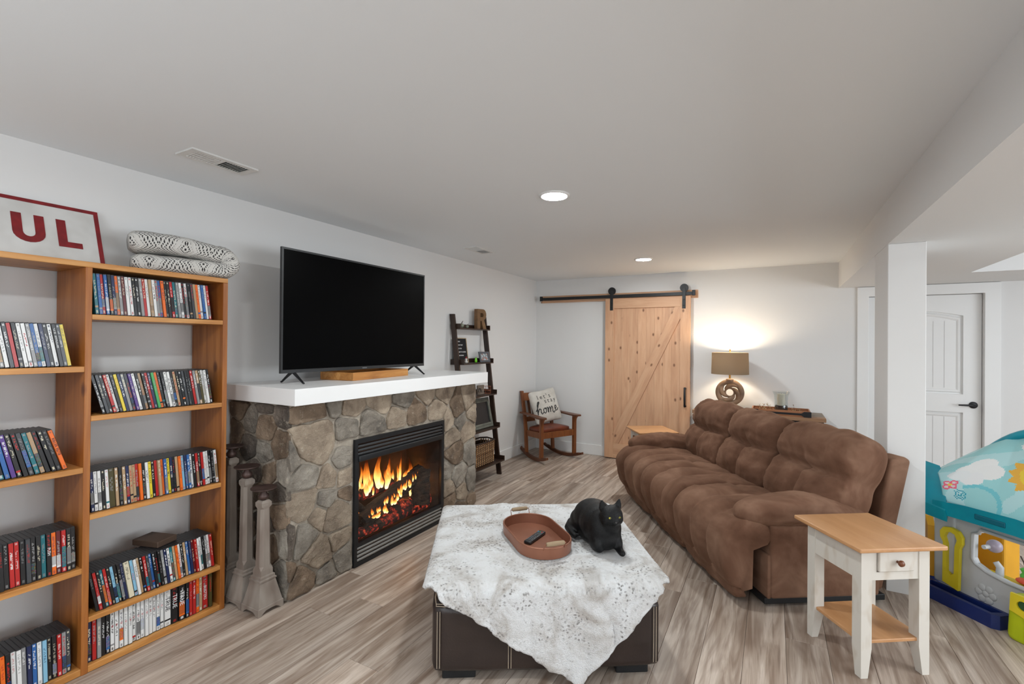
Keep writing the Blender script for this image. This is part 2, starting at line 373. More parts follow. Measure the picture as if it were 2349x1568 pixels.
def clip(poly, a, b_, cc):
    """keep a*x+b*y<=c"""
    out = []
    for i, p in enumerate(poly):
        q = poly[(i+1) % len(poly)]; dp = a*p[0]+b_*p[1]-cc; dq = a*q[0]+b_*q[1]-cc
        if dp <= 0: out.append(p)
        if dp*dq < 0:
            tt = dp/(dp-dq); out.append((p[0]+(q[0]-p[0])*tt, p[1]+(q[1]-p[1])*tt))
    return out
def cells(seeds, rect):
    res = []
    for i, (x, y, r) in enumerate(seeds):
        pl = [(rect[0], rect[1]), (rect[2], rect[1]), (rect[2], rect[3]), (rect[0], rect[3])]
        for j, (u, w, q) in enumerate(seeds):
            if i == j or not pl: continue
            a, b_ = 2*(u-x), 2*(w-y); cc = (u*u+w*w-q*q)-(x*x+y*y-r*r)
            pl = clip(pl, a, b_, cc)
        res.append(pl)
    return res
srng = random.Random(11)
def stone(pl, gap, Mx, m, dep):
    n = len(pl)
    if n < 3: return
    ar = 0.5*sum(pl[i][0]*pl[(i+1) % n][1]-pl[(i+1) % n][0]*pl[i][1] for i in range(n))
    if ar < 0: pl = pl[::-1]; ar = -ar
    if ar < 0.0012: return
    q = pl
    for i in range(n):      # mortar joint: pull every side inwards
        p0, p1 = pl[i], pl[(i+1) % n]; dx, dy = p1[0]-p0[0], p1[1]-p0[1]; L = math.hypot(dx, dy)
        if L < 1e-6: continue
        nx, ny = dy/L, -dx/L; q = clip(q, nx, ny, nx*p0[0]+ny*p0[1]-gap)
        if len(q) < 3: return
    pts = q
    for _ in range(2):      # soften the corners
        nw = []
        for i, p in enumerate(pts):
            w = pts[(i+1) % len(pts)]; nw += [(p[0]*0.88+w[0]*0.12, p[1]*0.88+w[1]*0.12), (p[0]*0.12+w[0]*0.88, p[1]*0.12+w[1]*0.88)]
        pts = nw
    pp = []
    for i, p in enumerate(pts):
        w = pts[(i+1) % len(pts)]; k = max(1, int(math.hypot(w[0]-p[0], w[1]-p[1])/0.022))
        pp += [(p[0]+(w[0]-p[0])*j/k, p[1]+(w[1]-p[1])*j/k) for j in range(k)]
    sd = srng.uniform(0, 90); cx = sum(p[0] for p in pp)/len(pp); cy = sum(p[1] for p in pp)/len(pp)
    tx, ty = srng.uniform(-0.10, 0.10), srng.uniform(-0.10, 0.10); rr = math.sqrt(ar); b = B(); secs = []
    for sc_, h in ((1.02, -0.5), (1.0, 0.45), (0.975, 0.86), (0.93, 0.98), (0.80, 1.02), (0.62, 1.03), (0.42, 1.04), (0.2, 1.04)):
        ring = []
        for p in pp:
            e = 1+0.12*nz(p[0]*12+sd, p[1]*12)+0.06*nz(p[0]*34+sd, p[1]*34); x = cx+(p[0]-cx)*sc_*e; y = cy+(p[1]-cy)*sc_*e
            z = h*dep+((0.010*nz(x*9+sd, y*9)+0.007*nz(x*23, y*23+sd)+0.004*nz(x*60+sd, y*60)) if h > 0.6 else 0)+((x-cx)*tx+(y-cy)*ty if h > 0.6 else 0)*0.5
            ring.append(Mx @ Vector((x, y, z)))
        secs.append(ring)
    b.loft(secs).out('stone', m, fp, 50)
CR = lambda X, Y: (500+X/2.614, 840+Y/2.614)
def unproj(px, py, ax, val):
    d = fw+rt*((px-1174.5)/1090)-up*((py-784)/1090); tt = (val-(0, 0, 1.5)[ax])/d[ax]; return Vector((0, 0, 1.5))+d*tt
FR = [(585, 270, 75), (590, 450, 130), (800, 235, 55), (775, 390, 75), (925, 360, 85), (975, 215, 55), (1080, 310, 55), (1195, 285, 70), (1110, 190, 50), (1250, 165, 50), (1312, 262, 52),
      (760, 545, 62), (525, 660, 78), (665, 680, 55), (770, 660, 52), (775, 765, 45), (650, 785, 50), (515, 825, 82), (605, 895, 38), (725, 890, 85), (400, 1060, 70), (515, 1035, 60), (600, 1130, 75),
      (725, 1035, 50), (755, 1150, 62), (500, 1310, 95), (645, 1270, 75), (390, 1300, 62), (690, 215, 50), (450, 560, 42), (1350, 150, 45),
      (1385, 330, 32), (1440, 250, 42), (1500, 200, 40), (1525, 275, 30), (1455, 325, 32), (1405, 420, 40), (1495, 385, 40), (1420, 520, 55), (1512, 500, 35), (1380, 625, 28), (1440, 650, 45), (1522, 690, 42), (1382, 730, 28), (1390, 810, 30), (1465, 760, 38), (1525, 800, 32), (1450, 850, 38)]
sd = []
for X, Y, r in FR:
    px, py = CR(X, Y); p = unproj(px, py, 0, -2.44); q = unproj(px+r/2.614, py, 0, -2.44)
    rad = abs(unproj(px, py+r/2.614, 0, -2.44).z-p.z)
    sd.append((p.y, p.z, rad))
Mf = basis((FX, 0, 0), (0, 1, 0), (0, 0, 1), (1, 0, 0))
pick = {1: 0, 0: 1, 25: 1, 20: 3, 21: 2, 3: 2, 11: 2, 26: 2}
for k, (pl, s_) in enumerate(zip(cells(sd, (FY0-0.015, 0.004, FY1+0.015, FZ-0.003)), sd)):
    inside = [p for p in pl if IY0-0.01 < p[0] < IY1+0.01 and p[1] < IZ+0.01]
    if inside:
        if s_[1] > IZ: pl = clip(pl, 0, -1, -(IZ+0.004))
        elif s_[0] < 2.6: pl = clip(pl, 1, 0, IY0-0.003)
        else: pl = clip(pl, -1, 0, -(IY1+0.003))
    stone(pl, 0.0070, Mf, SM[pick.get(k, srng.choice((0, 0, 0, 1, 2, 2)))], srng.uniform(0.010, 0.024))
LF = [(290, 360, 70), (385, 470, 60), (200, 320, 60), (185, 480, 60), (285, 520, 50), (405, 640, 50), (310, 630, 45), (385, 890, 60), (370, 760, 45), (150, 250, 50), (400, 290, 50), (290, 240, 45), (120, 400, 50), (110, 600, 60), (220, 620, 50), (250, 780, 60), (150, 760, 60), (280, 920, 60), (170, 950, 70), (410, 1060, 60), (320, 1090, 55), (220, 1130, 60), (390, 1250, 60), (290, 1270, 60)]
sl = []
for X, Y, r in LF:
    p = unproj(*CR(X, Y), 1, FY0); sl.append((p.x, p.z, abs(unproj(*CR(X, Y+r), 1, FY0).z-p.z)))
Ml = basis((0, FY0, 0), (1, 0, 0), (0, 0, 1), (0, -1, 0))
for pl in cells(sl, (X0+0.01, 0.004, FX+0.012, FZ-0.003)): stone(pl, 0.0065, Ml, SM[srng.choice((1, 1, 2, 2, 3))], srng.uniform(0.008, 0.018))
sr = [(X0+0.07+0.145*i+srng.uniform(-0.03, 0.03), 0.09+0.16*j+srng.uniform(-0.03, 0.03), 0.06) for i in range(4) for j in range(7)]
Mr = basis((0, FY1, 0), (1, 0, 0), (0, 0, 1), (0, 1, 0))
for pl in cells(sr, (X0+0.01, 0.004, FX+0.012, FZ-0.003)): stone(pl, 0.0065, Mr, SM[srng.choice((0, 1, 2, 2))], srng.uniform(0.014, 0.024))
B().box((X0+0.002, 1.743, 1.141), (-2.338, 3.790, 1.236), 0.002).out('mantel', M_white, fp)
# firebox insert: frame, louvers, glass, logs, flames
ins = thing('fireplace_insert', 'black metal fireplace insert with slatted vents and burning logs', 'fireplace insert', (FX+0.022, IY0, 0))
IW = IY1-IY0
GZ0, GZ1, GI = 0.155, 0.705, 0.036
B().holed([(0.002, 0.003), (IW-0.002, 0.003), (IW-0.002, IZ-0.004), (0.002, IZ-0.004)],
          [[(GI, GZ0), (IW-GI, GZ0), (IW-GI, GZ1), (GI, GZ1)], [(GI-0.01, 0.030), (IW-GI+0.01, 0.030), (IW-GI+0.01, 0.132), (GI-0.01, 0.132)], [(GI-0.01, 0.742), (IW-GI+0.01, 0.742), (IW-GI+0.01, 0.822), (GI-0.01, 0.822)]], -0.02, 0.0, ax=0).out('frame', M_black, ins)
M_slat = mat('slat_enamel', c(136, 134, 130), 0.5, 0.1)
sm = {}
for nm, z0, n, pit in (('slat', 0.040, 4, 0.0265), ('slat', 0.752, 3, 0.0255)):
    for k in range(n):
        q = B().box((-0.010, GI-0.008, -0.0075), (0.006, IW-GI+0.008, 0.0075), 0.003, 2).out('slat', M_slat if z0 < 0.5 else mat('upper_slat', c(66, 67, 69), 0.4, 0.2) if k == 0 else bpy.data.materials['upper_slat'] if z0 > 0.5 else M_slat, ins, 50)
        q.location = (-0.006, 0, z0+k*pit); q.rotation_euler = (0, math.radians(22), 0)
B().box((-0.012, GI-0.006, 0.700), (0.012, IW-GI+0.006, 0.742), 0.008, 3).out('hood', M_black, ins, 50)
M_soot = mat('firebox_brick', c(48, 32, 23), 0.9, col2=c(24, 17, 13), scale=9, bump=0.4, bscale=40)
b = B()   # firebox shell, open to the front
bx = [(0.03, 0.03), (IW-0.03, 0.03), (IW-0.03, IZ-0.03), (0.03, IZ-0.03)]
b.loft([[(-0.021, y, z) for y, z in bx], [(-0.33, y*0.86+IW*0.07, z) for y, z in bx]], caps=False)
b.bm.faces.new([v for v in b.bm.verts if v.co.x < -0.3]); b.out('firebox', M_soot, ins, fix=False)
B().box((-0.017, GI-0.004, GZ0-0.004), (-0.013, IW-GI+0.004, GZ1+0.004)).out('glass', thin_glass('fire_glass', (0.95, 0.95, 0.95, 1), 0.025), ins)
M_bark = mat('charred_bark', c(58, 40, 28), 0.95, col2=c(20, 14, 10), scale=14, bump=1.0, bscale=30, bdist=0.02, stretch=(2, 0.5, 2))
t = NT('ember_log'); v = t.coord(); n_ = t.noise(v, 26, 6, 0.7); t.base(c(30, 18, 14)); t.set(Roughness=1.0)
t.link(t.ramp(n_, [(0.50, (0, 0, 0, 1)), (0.60, (0.35, 0.025, 0.012, 1)), (0.72, (1.0, 0.24, 0.06, 1))]), t.b.inputs['Emission Color']); t.b.inputs['Emission Strength'].default_value = 1.0; M_ember = t.m; M_ember.cycles.emission_sampling = 'NONE'
def log(p0, p1, r, m, nm='log', sd=0.0, sp=None):
    p0, p1 = Vector(p0), Vector(p1); K = 16; pts = [p0.lerp(p1, k/K) for k in range(K+1)]; b = B(); rings = []
    d = (p1-p0).normalized(); x = d.cross(Vector((0, 0, 1))).normalized(); y = d.cross(x)
    for k, p in enumerate(pts):
        rings.append([p+(x*math.cos(a)+y*math.sin(a))*r*(1+0.16*nz(math.cos(a)*2+sd, math.sin(a)*2, k*0.5)+0.08*nz(k*1.3+sd, a*3)) for a in [2*PI*i/18 for i in range(18)]])
    b.loft(rings).out(nm, m, ins, 60)
log((-0.20, 0.10, 0.205), (-0.10, 0.88, 0.215), 0.052, M_ember, sd=1); log((-0.07, 0.06, 0.185), (-0.09, 0.86, 0.175), 0.036, M_ember, 'ember_bed', sd=4)
log((-0.10, 0.14, 0.24), (-0.14, 0.84, 0.435), 0.062, M_bark, sd=7); log((-0.24, 0.05, 0.37), (-0.20, 0.56, 0.40), 0.042, M_ember, sd=9)
log((-0.05, 0.30, 0.17), (-0.22, 0.10, 0.42), 0.034, M_bark, sd=12); log((-0.06, 0.74, 0.20), (-0.10, 0.80, 0.47), 0.075, M_bark, 'upright_log', sd=15)
t = NT('flame'); tc = t.add('ShaderNodeTexCoord'); sx = t.add('ShaderNodeSeparateXYZ'); t.link(tc.outputs['Generated'], sx.inputs[0])
v = t.coord((9, 9, 4)); n_ = t.noise(v, 1.6, 4, 0.6, 0.8); ad = t.add('ShaderNodeMath', operation='MULTIPLY_ADD'); t.link(n_, ad.inputs[0]); ad.inputs[1].default_value = 0.42; t.link(sx.outputs[2], ad.inputs[2])
o = t.ramp(ad.outputs[0], [(0.2, (1.0, 0.70, 0.34, 1)), (0.45, (1.0, 0.52, 0.13, 1)), (0.68, (1.0, 0.28, 0.03, 1)), (0.95, (0.7, 0.09, 0.008, 1)), (1.0, (0.35, 0.025, 0.0, 1))])
em = t.add('ShaderNodeEmission'); t.link(o, em.inputs[0])
st = t.ramp(ad.outputs[0], [(0.25, (1, 1, 1, 1)), (0.6, (0.45, 0.45, 0.45, 1)), (1.0, (0.12, 0.12, 0.12, 1))]); ms = t.add('ShaderNodeMath', operation='MULTIPLY'); ms.inputs[1].default_value = 3.6; t.link(st, ms.inputs[0]); t.link(ms.outputs[0], em.inputs[1])
tr = t.add('ShaderNodeBsdfTransparent'); mx = t.add('ShaderNodeMixShader'); al = t.ramp(ad.outputs[0], [(0.18, (0.55, 0.55, 0.55, 1)), (0.55, (0.75, 0.75, 0.75, 1)), (1.1, (0.15, 0.15, 0.15, 1))])
t.link(al, mx.inputs[0]); t.link(tr.outputs[0], mx.inputs[1]); t.link(em.outputs[0], mx.inputs[2]); t.link(mx.outputs[0], t.n['Material Output'].inputs[0]); M_flame = t.m; M_flame.cycles.emission_sampling = 'NONE'
def flame(y, z, h, w, x=-0.14, bend=0.02, sd=0.0):
    b = B(); secs = []; K = 18
    for k in range(K+1):
        u = k/K; rr = w*(math.sin(PI*min(1, u*0.86+0.13))**1.15)*(1-u*0.5)*(1-u)**0.35*(1+0.34*nz(u*4.5+sd, 1.7)); rr = max(rr, 0.0012) if k < K else 0.0008
        oy = bend*math.sin(u*5.2+sd)*u+0.03*h*nz(u*3, sd); secs.append([(x+math.cos(a)*rr*0.5, y+oy+math.sin(a)*rr, z+h*u) for a in [2*PI*i/12 for i in range(12)]])
    b.loft(secs).out('flame', M_flame, ins, 180)
for a in ((0.275, 0.41, 0.13, 0.034, -0.150, 0.008, 31), (0.41, 0.41, 0.12, 0.028, -0.155, 0.01, 32), (0.49, 0.335, 0.06, 0.016, -0.035, 0.005, 33), (0.335, 0.262, 0.045, 0.018, -0.028, 0.005, 34), (0.80, 0.26, 0.20, 0.045, -0.24, 0.02, 35), (0.90, 0.20, 0.30, 0.045, -0.20, 0.02, 36), (0.86, 0.30, 0.24, 0.05, -0.27, 0.02, 37), (0.55, 0.40, 0.19, 0.04, -0.22, -0.02, 38), (0.20, 0.40, 0.16, 0.036, -0.2, 0.02, 39), (0.14, 0.255, 0.09, 0.03, -0.12, 0.01, 40), (0.62, 0.37, 0.075, 0.022, -0.06, 0.01, 41), (0.425, 0.30, 0.06, 0.024, -0.035, 0.01, 42), (0.26, 0.25, 0.06, 0.032, -0.045, 0.01, 43), (0.275, 0.40, 0.30, 0.052, -0.17, 0.012, 1), (0.235, 0.40, 0.12, 0.034, -0.13, 0.02, 2), (0.40, 0.40, 0.32, 0.050, -0.18, 0.03, 3), (0.455, 0.39, 0.20, 0.036, -0.15, -0.03, 4), (0.50, 0.41, 0.13, 0.03, -0.17, 0.02, 5),
          (0.60, 0.41, 0.11, 0.026, -0.16, 0.02, 6), (0.655, 0.42, 0.085, 0.03, -0.14, -0.02, 7), (0.17, 0.38, 0.09, 0.03, -0.17, 0.02, 8), (0.33, 0.265, 0.085, 0.03, -0.04, 0.015, 9), (0.40, 0.30, 0.08, 0.022, -0.04, 0.01, 10), (0.50, 0.335, 0.12, 0.026, -0.05, 0.012, 11),
          (0.46, 0.315, 0.07, 0.024, -0.045, 0.01, 12), (0.565, 0.365, 0.07, 0.022, -0.06, 0.01, 13), (0.10, 0.33, 0.07, 0.028, -0.13, 0.01, 14), (0.22, 0.255, 0.05, 0.035, -0.05, 0.01, 15), (0.34, 0.41, 0.14, 0.036, -0.2, 0.02, 16), (0.84, 0.20, 0.26, 0.05, -0.22, 0.03, 17), (0.70, 0.44, 0.06, 0.02, -0.15, 0.01, 18)):
    flame(*a)
frng = random.Random(4)
for k in range(16):   # small licks along the burning log
    u = k/15; flame(0.18+0.56*u+frng.uniform(-0.012, 0.012), 0.262+0.165*u+frng.uniform(-0.01, 0.012), frng.uniform(0.035, 0.085), frng.uniform(0.009, 0.017), -0.045-0.03*u, 0.01, 50+k)
for k in range(14):   # thin tongues behind it
    flame(frng.uniform(0.16, 0.62), frng.uniform(0.38, 0.42), frng.uniform(0.08, 0.26), frng.uniform(0.012, 0.022), frng.uniform(-0.24, -0.12), frng.uniform(-0.03, 0.03), 80+k)
fl_p = bpy.data.lights.new('fire_light', 'POINT'); fl_p.energy = 3.5; fl_p.color = (1.0, 0.36, 0.06); fl_p.shadow_soft_size = 0.05
fl_q = bpy.data.objects.new('fire_light', fl_p); COL.objects.link(fl_q); fl_q.parent = ins; fl_q.location = (-0.22, 0.80, 0.36)

# ------------------------------------------------------------------ bookcase and disc cases
BX0, BX1 = -3.012, -2.70
bk = thing('bookcase', 'tall open pine bookcase filled with disc cases', 'bookcase', (0, 0, 0))
BL = 0.36
B().box((BX0, BL, 1.829), (BX1, 1.577, 1.854), 0.002).out('top_board', M_pine_h, bk)
for y0, y1 in ((1.551, 1.577), (0.943, 0.968), (BL, BL+0.025)): B().box((BX0, y0, 0), (BX1, y1, 1.829), 0.002).out('side_panel', M_pine, bk)
RROW = [1.618, 1.158, 0.712, 0.251, 0.032]; LROW = [1.383, 0.931, 0.481, 0.032]
for z in RROW[:4]: B().box((BX0, 0.968, z-0.024), (BX1, 1.551, z), 0.002).out('shelf', M_pine_h, bk)
for z in LROW[:3]: B().box((BX0, BL+0.025, z-0.025), (BX1, 0.943, z), 0.002).out('shelf', M_pine_h, bk)
B().box((BX0, 0.968, 0.002), (BX1, 1.551, 0.032), 0.002).out('shelf', M_pine_h, bk); B().box((BX0, BL+0.025, 0.002), (BX1, 0.943, 0.032), 0.002).out('shelf', M_pine_h, bk)
CC = {'K': ('black', c(26, 26, 28)), 'W': ('white', c(222, 222, 220)), 'G': ('grey', c(140, 140, 140)), 'R': ('red', c(178, 34, 32)), 'B': ('blue', c(44, 96, 160)), 'N': ('navy', c(30, 40, 78)), 'T': ('teal', c(30, 110, 120)),
      'O': ('orange', c(228, 106, 30)), 'Y': ('yellow', c(220, 196, 50)), 'E': ('green', c(70, 160, 90)), 'A': ('tan', c(176, 146, 112)), 'L': ('pale blue', c(130, 180, 206)), 'P': ('purple', c(84, 54, 130)), 'M': ('maroon', c(96, 26, 30)), 'D': ('charcoal', c(62, 64, 68)), 'V': ('olive gold', c(74, 66, 34)), 'C': ('cream', c(214, 206, 180))}
t = NT('printed_sleeve'); va = t.add('ShaderNodeVertexColor', layer_name='print'); t.base(va.outputs[0]); t.set(Roughness=0.25); M_print = t.m
M_case = mat('black_case_plastic', (0.022, 0.022, 0.024, 1), 0.35, rnd=0.2)
M_casew = mat('clear_case_plastic', (0.45, 0.46, 0.47, 1), 0.3, rnd=0.2)
M_ink = {'W': mat('white_ink', (0.8, 0.8, 0.8, 1), 0.5), 'K': mat('black_ink', (0.02, 0.02, 0.02, 1), 0.5), 'R': mat('red_ink', c(190, 30, 34), 0.5)}
drng = random.Random(21)
def sleeve_mesh(k, th, h, dp):
    """printed paper wrap: coloured cells on the spine, plain sides"""
    base = CC[k][1]; me = bpy.data.meshes.new('sleeve'); NR, NCW = 44, 4; vs = []; fs = []; cols = []
    acc = drng.choice([CC[q][1] for q in 'WGGKRBOKGTAKGD']); acc2 = drng.choice([CC[q][1] for q in 'GKDBGA'])
    dark = sum(base[:3]) < 0.9; ink0 = CC[drng.choice('WWGCR') if dark else drng.choice('KDRNG')][1]; mxk = drng.uniform(0.35, 0.8); ink = tuple(base[q]*(1-mxk)+ink0[q]*mxk for q in range(3))+(1,); plain = drng.random() < 0.3
    t0 = drng.randint(4, 10); t1 = t0+drng.randint(12, 20); bt = drng.randint(34, 38); style = drng.random()
    x = 0.0008; z0, z1 = 0.004, h-0.004
    for i in range(NR):
        for j in range(NCW):
            a = z1+(z0-z1)*i/NR; b_ = z1+(z0-z1)*(i+1)/NR; y0 = th*(0.06+0.88*j/NCW); y1 = th*(0.06+0.88*(j+1)/NCW); n = len(vs)
            vs += [(x, y0, a), (x, y0, b_), (x, y1, b_), (x, y1, a)]; fs.append((n, n+1, n+2, n+3)); col = base
            if 1 <= i <= 2: col = ink if (style < 0.5 and 0 < j < 3) else base
            elif t0 <= i <= t1 and 0 < j < 3: col = ink if drng.random() < 0.55 else base
            elif plain: col = base
            elif t1 < i < bt and style > 0.55: col = tuple(acc[q]*0.6+acc2[q]*0.4*drng.random() for q in range(3))+(1,)
            elif bt <= i < bt+2 and style > 0.3: col = acc
            elif NR-4 <= i < NR-1 and 0 < j < 3: col = ink
            cols.append(col)
    n = len(vs)     # sides of the wrap
    for y, s_ in ((-0.0002, 1), (th+0.0002, -1)):
        m = len(vs); vs += [(0.0006, y, z0), (-dp*0.96, y, z0), (-dp*0.96, y, z1), (0.0006, y, z1)]; fs.append((m, m+1, m+2, m+3) if s_ > 0 else (m+3, m+2, m+1, m)); cols.append(base)
    me.from_pydata(vs, [], fs); ca = me.color_attributes.new('print', 'FLOAT_COLOR', 'CORNER'); li = 0
    for p, col in zip(me.polygons, cols):
        for q in p.loop_indices: ca.data[q].color = col
    me.materials.append(M_print); return me
CASES = {}
def case_mesh(th, h, dp):
    key = (round(th, 4), round(h, 3), dp)
    if key not in CASES:
        b = B().box((-dp, 0, 0), (0, th, h), 0.0012, 1); me = bpy.data.meshes.new('disc_case'); b.bm.to_mesh(me); b.bm.free(); me.materials.append(M_case); CASES[key] = me
    return CASES[key]
def disc_row(code, z, ya, yb, lean0, lean1, rowname, bay, xf=-2.722, back=False, fs=None):
    items = list(code); n = len(items); u = {}
    wide = lambda ch: ch.islower(); ths = [0.0148*(1.9 if wide(ch) else 1.0) for ch in items]
    cosm = math.cos(math.radians((lean0+lean1)/2)); tot = sum(ths)/cosm; kf = (yb-ya)/tot; y = ya
    for i, ch in enumerate(items):
        K = ch.upper(); nm, _ = CC[K]; th = ths[i]*min(kf, 1.12); ln = math.radians(lean0+(lean1-lean0)*i/max(1, n-1)); h = 0.190+drng.uniform(-0.0008, 0.0008)
        cnt = (i+1) if not back else n-i
        o = link('disc_case', case_mesh(th*0.95, 0.19, 0.136), None, (xf+drng.uniform(-0.006, 0.004), y, z+0.0006), (ln, 0, 0))
        tag(o, f"{'wide ' if wide(ch) else ''}{nm} spined disc case, {ordinal(cnt)} from middle upright, {rowname} row of {bay}", 'disc case', 'disc cases on the bookcase')
        link('sleeve', sleeve_mesh(K, th*0.95, 0.19, 0.136), o)
        if fs and i in fs:
            s_, ik, sz, zc = fs[i]
            text(s_, sz, M_ink[ik], o, basis((0.0012, th*0.485, zc), (0, 0, -1), (0, 1, 0), (1, 0, 0)), 'spine_title', ext=0.0001)
        nx = math.radians(lean0+(lean1-lean0)*(i+1)/max(1, n-1)); y += th/math.cos(ln)*max(1.0, kf/1.12)+max(0, 0.19*(math.sin(nx)-math.sin(ln)))
RB, LB = 'bay beside fireplace', 'bay under lettered sign'
disc_row('TBRBKNOGMWWKKGRWAWGBOKKRTGWKWKDAOWBWR', RROW[0], 0.988, 1.497, 5, 7.5, 'top', RB)
disc_row('KDKRWKYNGDPWKAKRNEOKKWWKAKKDKKRGAVWWK', RROW[1], 1.020, 1.512, 15, 9, 'second', RB)
disc_row('NWWKWvAKANAAROKWYKRAOBYNKAOLNBWKRKRWWKKW', RROW[2], 0.982, 1.538, 3, 6, 'third', RB)
disc_row('KRKTRKLKKNcLWAKRDBKKKGNWTAOWKABNMRWWKGWR', RROW[3], 1.004, 1.530, 10, 6, 'fourth', RB)
disc_row('NRGKKWWWWWWWWWWWWWwkkKRROArV', RROW[4], 0.974, 1.522, 1.0, 1.0, 'bottom', RB, fs={18: ('TRUE', 'K', 0.030, 0.115), 19: ('TRUE', 'W', 0.030, 0.115), 20: ('TRUE', 'W', 0.030, 0.115), 26: ('BUSTERS', 'W', 0.020, 0.09), **{q: ('24', 'R', 0.011, 0.120) for q in range(5, 18)}})
disc_row('WKWRKGWKRWGWDRKWWGBWNKWKDY', LROW[0], 0.545, 0.905, 9, 10, 'top', LB, back=True)
disc_row('KWGWWKCLTBPKKDTAKKKO', LROW[1], 0.545, 0.868, 8, 17, 'second', LB, back=True, fs={19: ('KILLER ELITE', 'K', 0.0145, 0.11)})
disc_row('KRKWKDKKRRKDKKTKOMRKK', LROW[2], 0.592, 0.930, 3, 1.5, 'third', LB, back=True, fs={15: ('PUSH', 'W', 0.0145, 0.11)})
disc_row('RKWRWARKKOKWWGNBWLKKRGD', LROW[3], 0.560, 0.918, 3, 1.5, 'bottom', LB, back=True)
ob = B().box((0, 0, 0), (0.16, 0.11, 0.03), 0.003).out('disc_box', mat('brown_card', c(78, 60, 48), 0.6), None); ob.location = (-2.90, 1.215, RROW[3]+0.1915); ob.rotation_euler = (0.0, 0.0, 0.3)
tag(ob, 'brown card box lying on top of the disc cases', 'box')
# lettered sign and folded throw on top
TB = 1.8545
sg = thing('lettered_sign', 'white wooden sign with red border and lettering on bookcase', 'sign', (-2.905, 0, TB+0.0055)); sg.rotation_euler = (0, math.radians(-19.5), 0)
SH = 0.305; SY0, SY1 = BL+0.02, 1.092
M_signw = mat('sign_white', c(214, 213, 210), 0.55, col2=c(200, 198, 194), scale=8); M_signr = mat('sign_red', c(134, 22, 28), 0.55, col2=c(112, 18, 24), scale=20)
B().box((-0.014, SY0, 0), (0, SY1, SH), 0.0015).out('board', M_signw, sg)
B().holed([(SY0, 0.0005), (SY1, 0.0005), (SY1, SH-0.0005), (SY0, SH-0.0005)], [[(SY0+0.018, 0.018), (SY1-0.018, 0.018), (SY1-0.018, SH-0.018), (SY0+0.018, SH-0.018)]], 0.0002, 0.0016, ax=0).out('border', M_signr, sg)
def letter(poly, y, holes=None):
    b = B()
    if holes: b.holed([(y+a, z) for a, z in poly], holes, 0.0002, 0.0022, ax=0)
    else: b.prism([(y+a, z) for a, z in poly], 0.0002, 0.0022, ax=0)
    b.out('letter', M_signr, sg)
LZ0, LZ1 = 0.085, 0.225; lw = 0.034
letter([(0, LZ0), (lw, LZ0), (lw, LZ1), (0, LZ1)][:0] or [(0, LZ0), (lw, LZ0), (lw, LZ0+0.018), (0.095, LZ0+0.018)][:0] or [(0, LZ0), (0.088, LZ0), (0.088, LZ0+0.028), (lw, LZ0+0.028), (lw, LZ1), (0, LZ1)], 0.925)
uo = [(0, LZ1), (0, LZ0+0.048)]+[(0.055-0.055*math.cos(PI*k/10), LZ0+0.048-0.048*math.sin(PI*k/10)) for k in range(1, 10)]+[(0.11, LZ0+0.048), (0.11, LZ1), (0.11-lw, LZ1), (0.11-lw, LZ0+0.05)]+[(0.055+0.021*math.cos(PI*k/8), LZ0+0.05-0.022*math.sin(PI*k/8)) for k in range(1, 8)]+[(lw, LZ0+0.05), (lw, LZ1)]
letter(uo, 0.772)
letter([(0, LZ0), (lw, LZ0), (lw, LZ0+0.048), (0.082, LZ0+0.048), (0.082, LZ0+0.076), (lw, LZ0+0.076), (lw, LZ1-0.028), (0.092, LZ1-0.028), (0.092, LZ1), (0, LZ1)], 0.640)
# folded throw: a fat U lying on its side, diamond weave
t = NT('diamond_weave'); tc = t.add('ShaderNodeTexCoord'); sx = t.add('ShaderNodeSeparateXYZ'); t.link(tc.outputs['UV'], sx.inputs[0])
def mth(op, a, b=None, c_=None):
    m = t.add('ShaderNodeMath', operation=op)
    for k, q in enumerate((a, b, c_)):
        if q is None: continue
        if hasattr(q, 'is_linked'): t.link(q, m.inputs[k])
        else: m.inputs[k].default_value = q
    return m.outputs[0]
uu = mth('ABSOLUTE', mth('SUBTRACT', mth('FRACT', mth('MULTIPLY', sx.outputs[0], 3.9)), 0.5)); vv_ = mth('ABSOLUTE', mth('SUBTRACT', mth('FRACT', mth('MULTIPLY', sx.outputs[1], 3.9)), 0.5))
dd = mth('ADD', uu, vv_); rg = mth('SINE', mth('MULTIPLY', dd, 85.0)); ds = mth('SINE', mth('MULTIPLY', mth('SUBTRACT', uu, vv_), 130.0))
ln_ = mth('MULTIPLY', mth('GREATER_THAN', rg, 0.1), mth('GREATER_THAN', ds, -0.35)); bnd = mth('LESS_THAN', mth('ABSOLUTE', mth('SUBTRACT', dd, 0.5)), 0.045)
fac = mth('MULTIPLY', ln_, mth('SUBTRACT', 1.0, bnd)); t.base(t.mix(fac, c(208, 205, 199), c(52, 50, 50))); t.set(Roughness=0.95); t.bump(rg, 0.4, 0.004); M_weave = t.m
path = []
for k in range(25): u = k/24; path.append((0.035+0.34*u, 0.150+0.012*math.sin(u*3)-0.022*u*u, 0.056-0.008*u))
for k in range(1, 16): a = PI/2-PI*k/16; path.append((0.385+0.052*math.cos(a), 0.088+0.046*math.sin(a), 0.048))
for k in range(25): u = 1-k/24; path.append((0.045+0.34*u, 0.046, 0.047))
fold = B(); secs = []; NS = 20; KP = len(path)
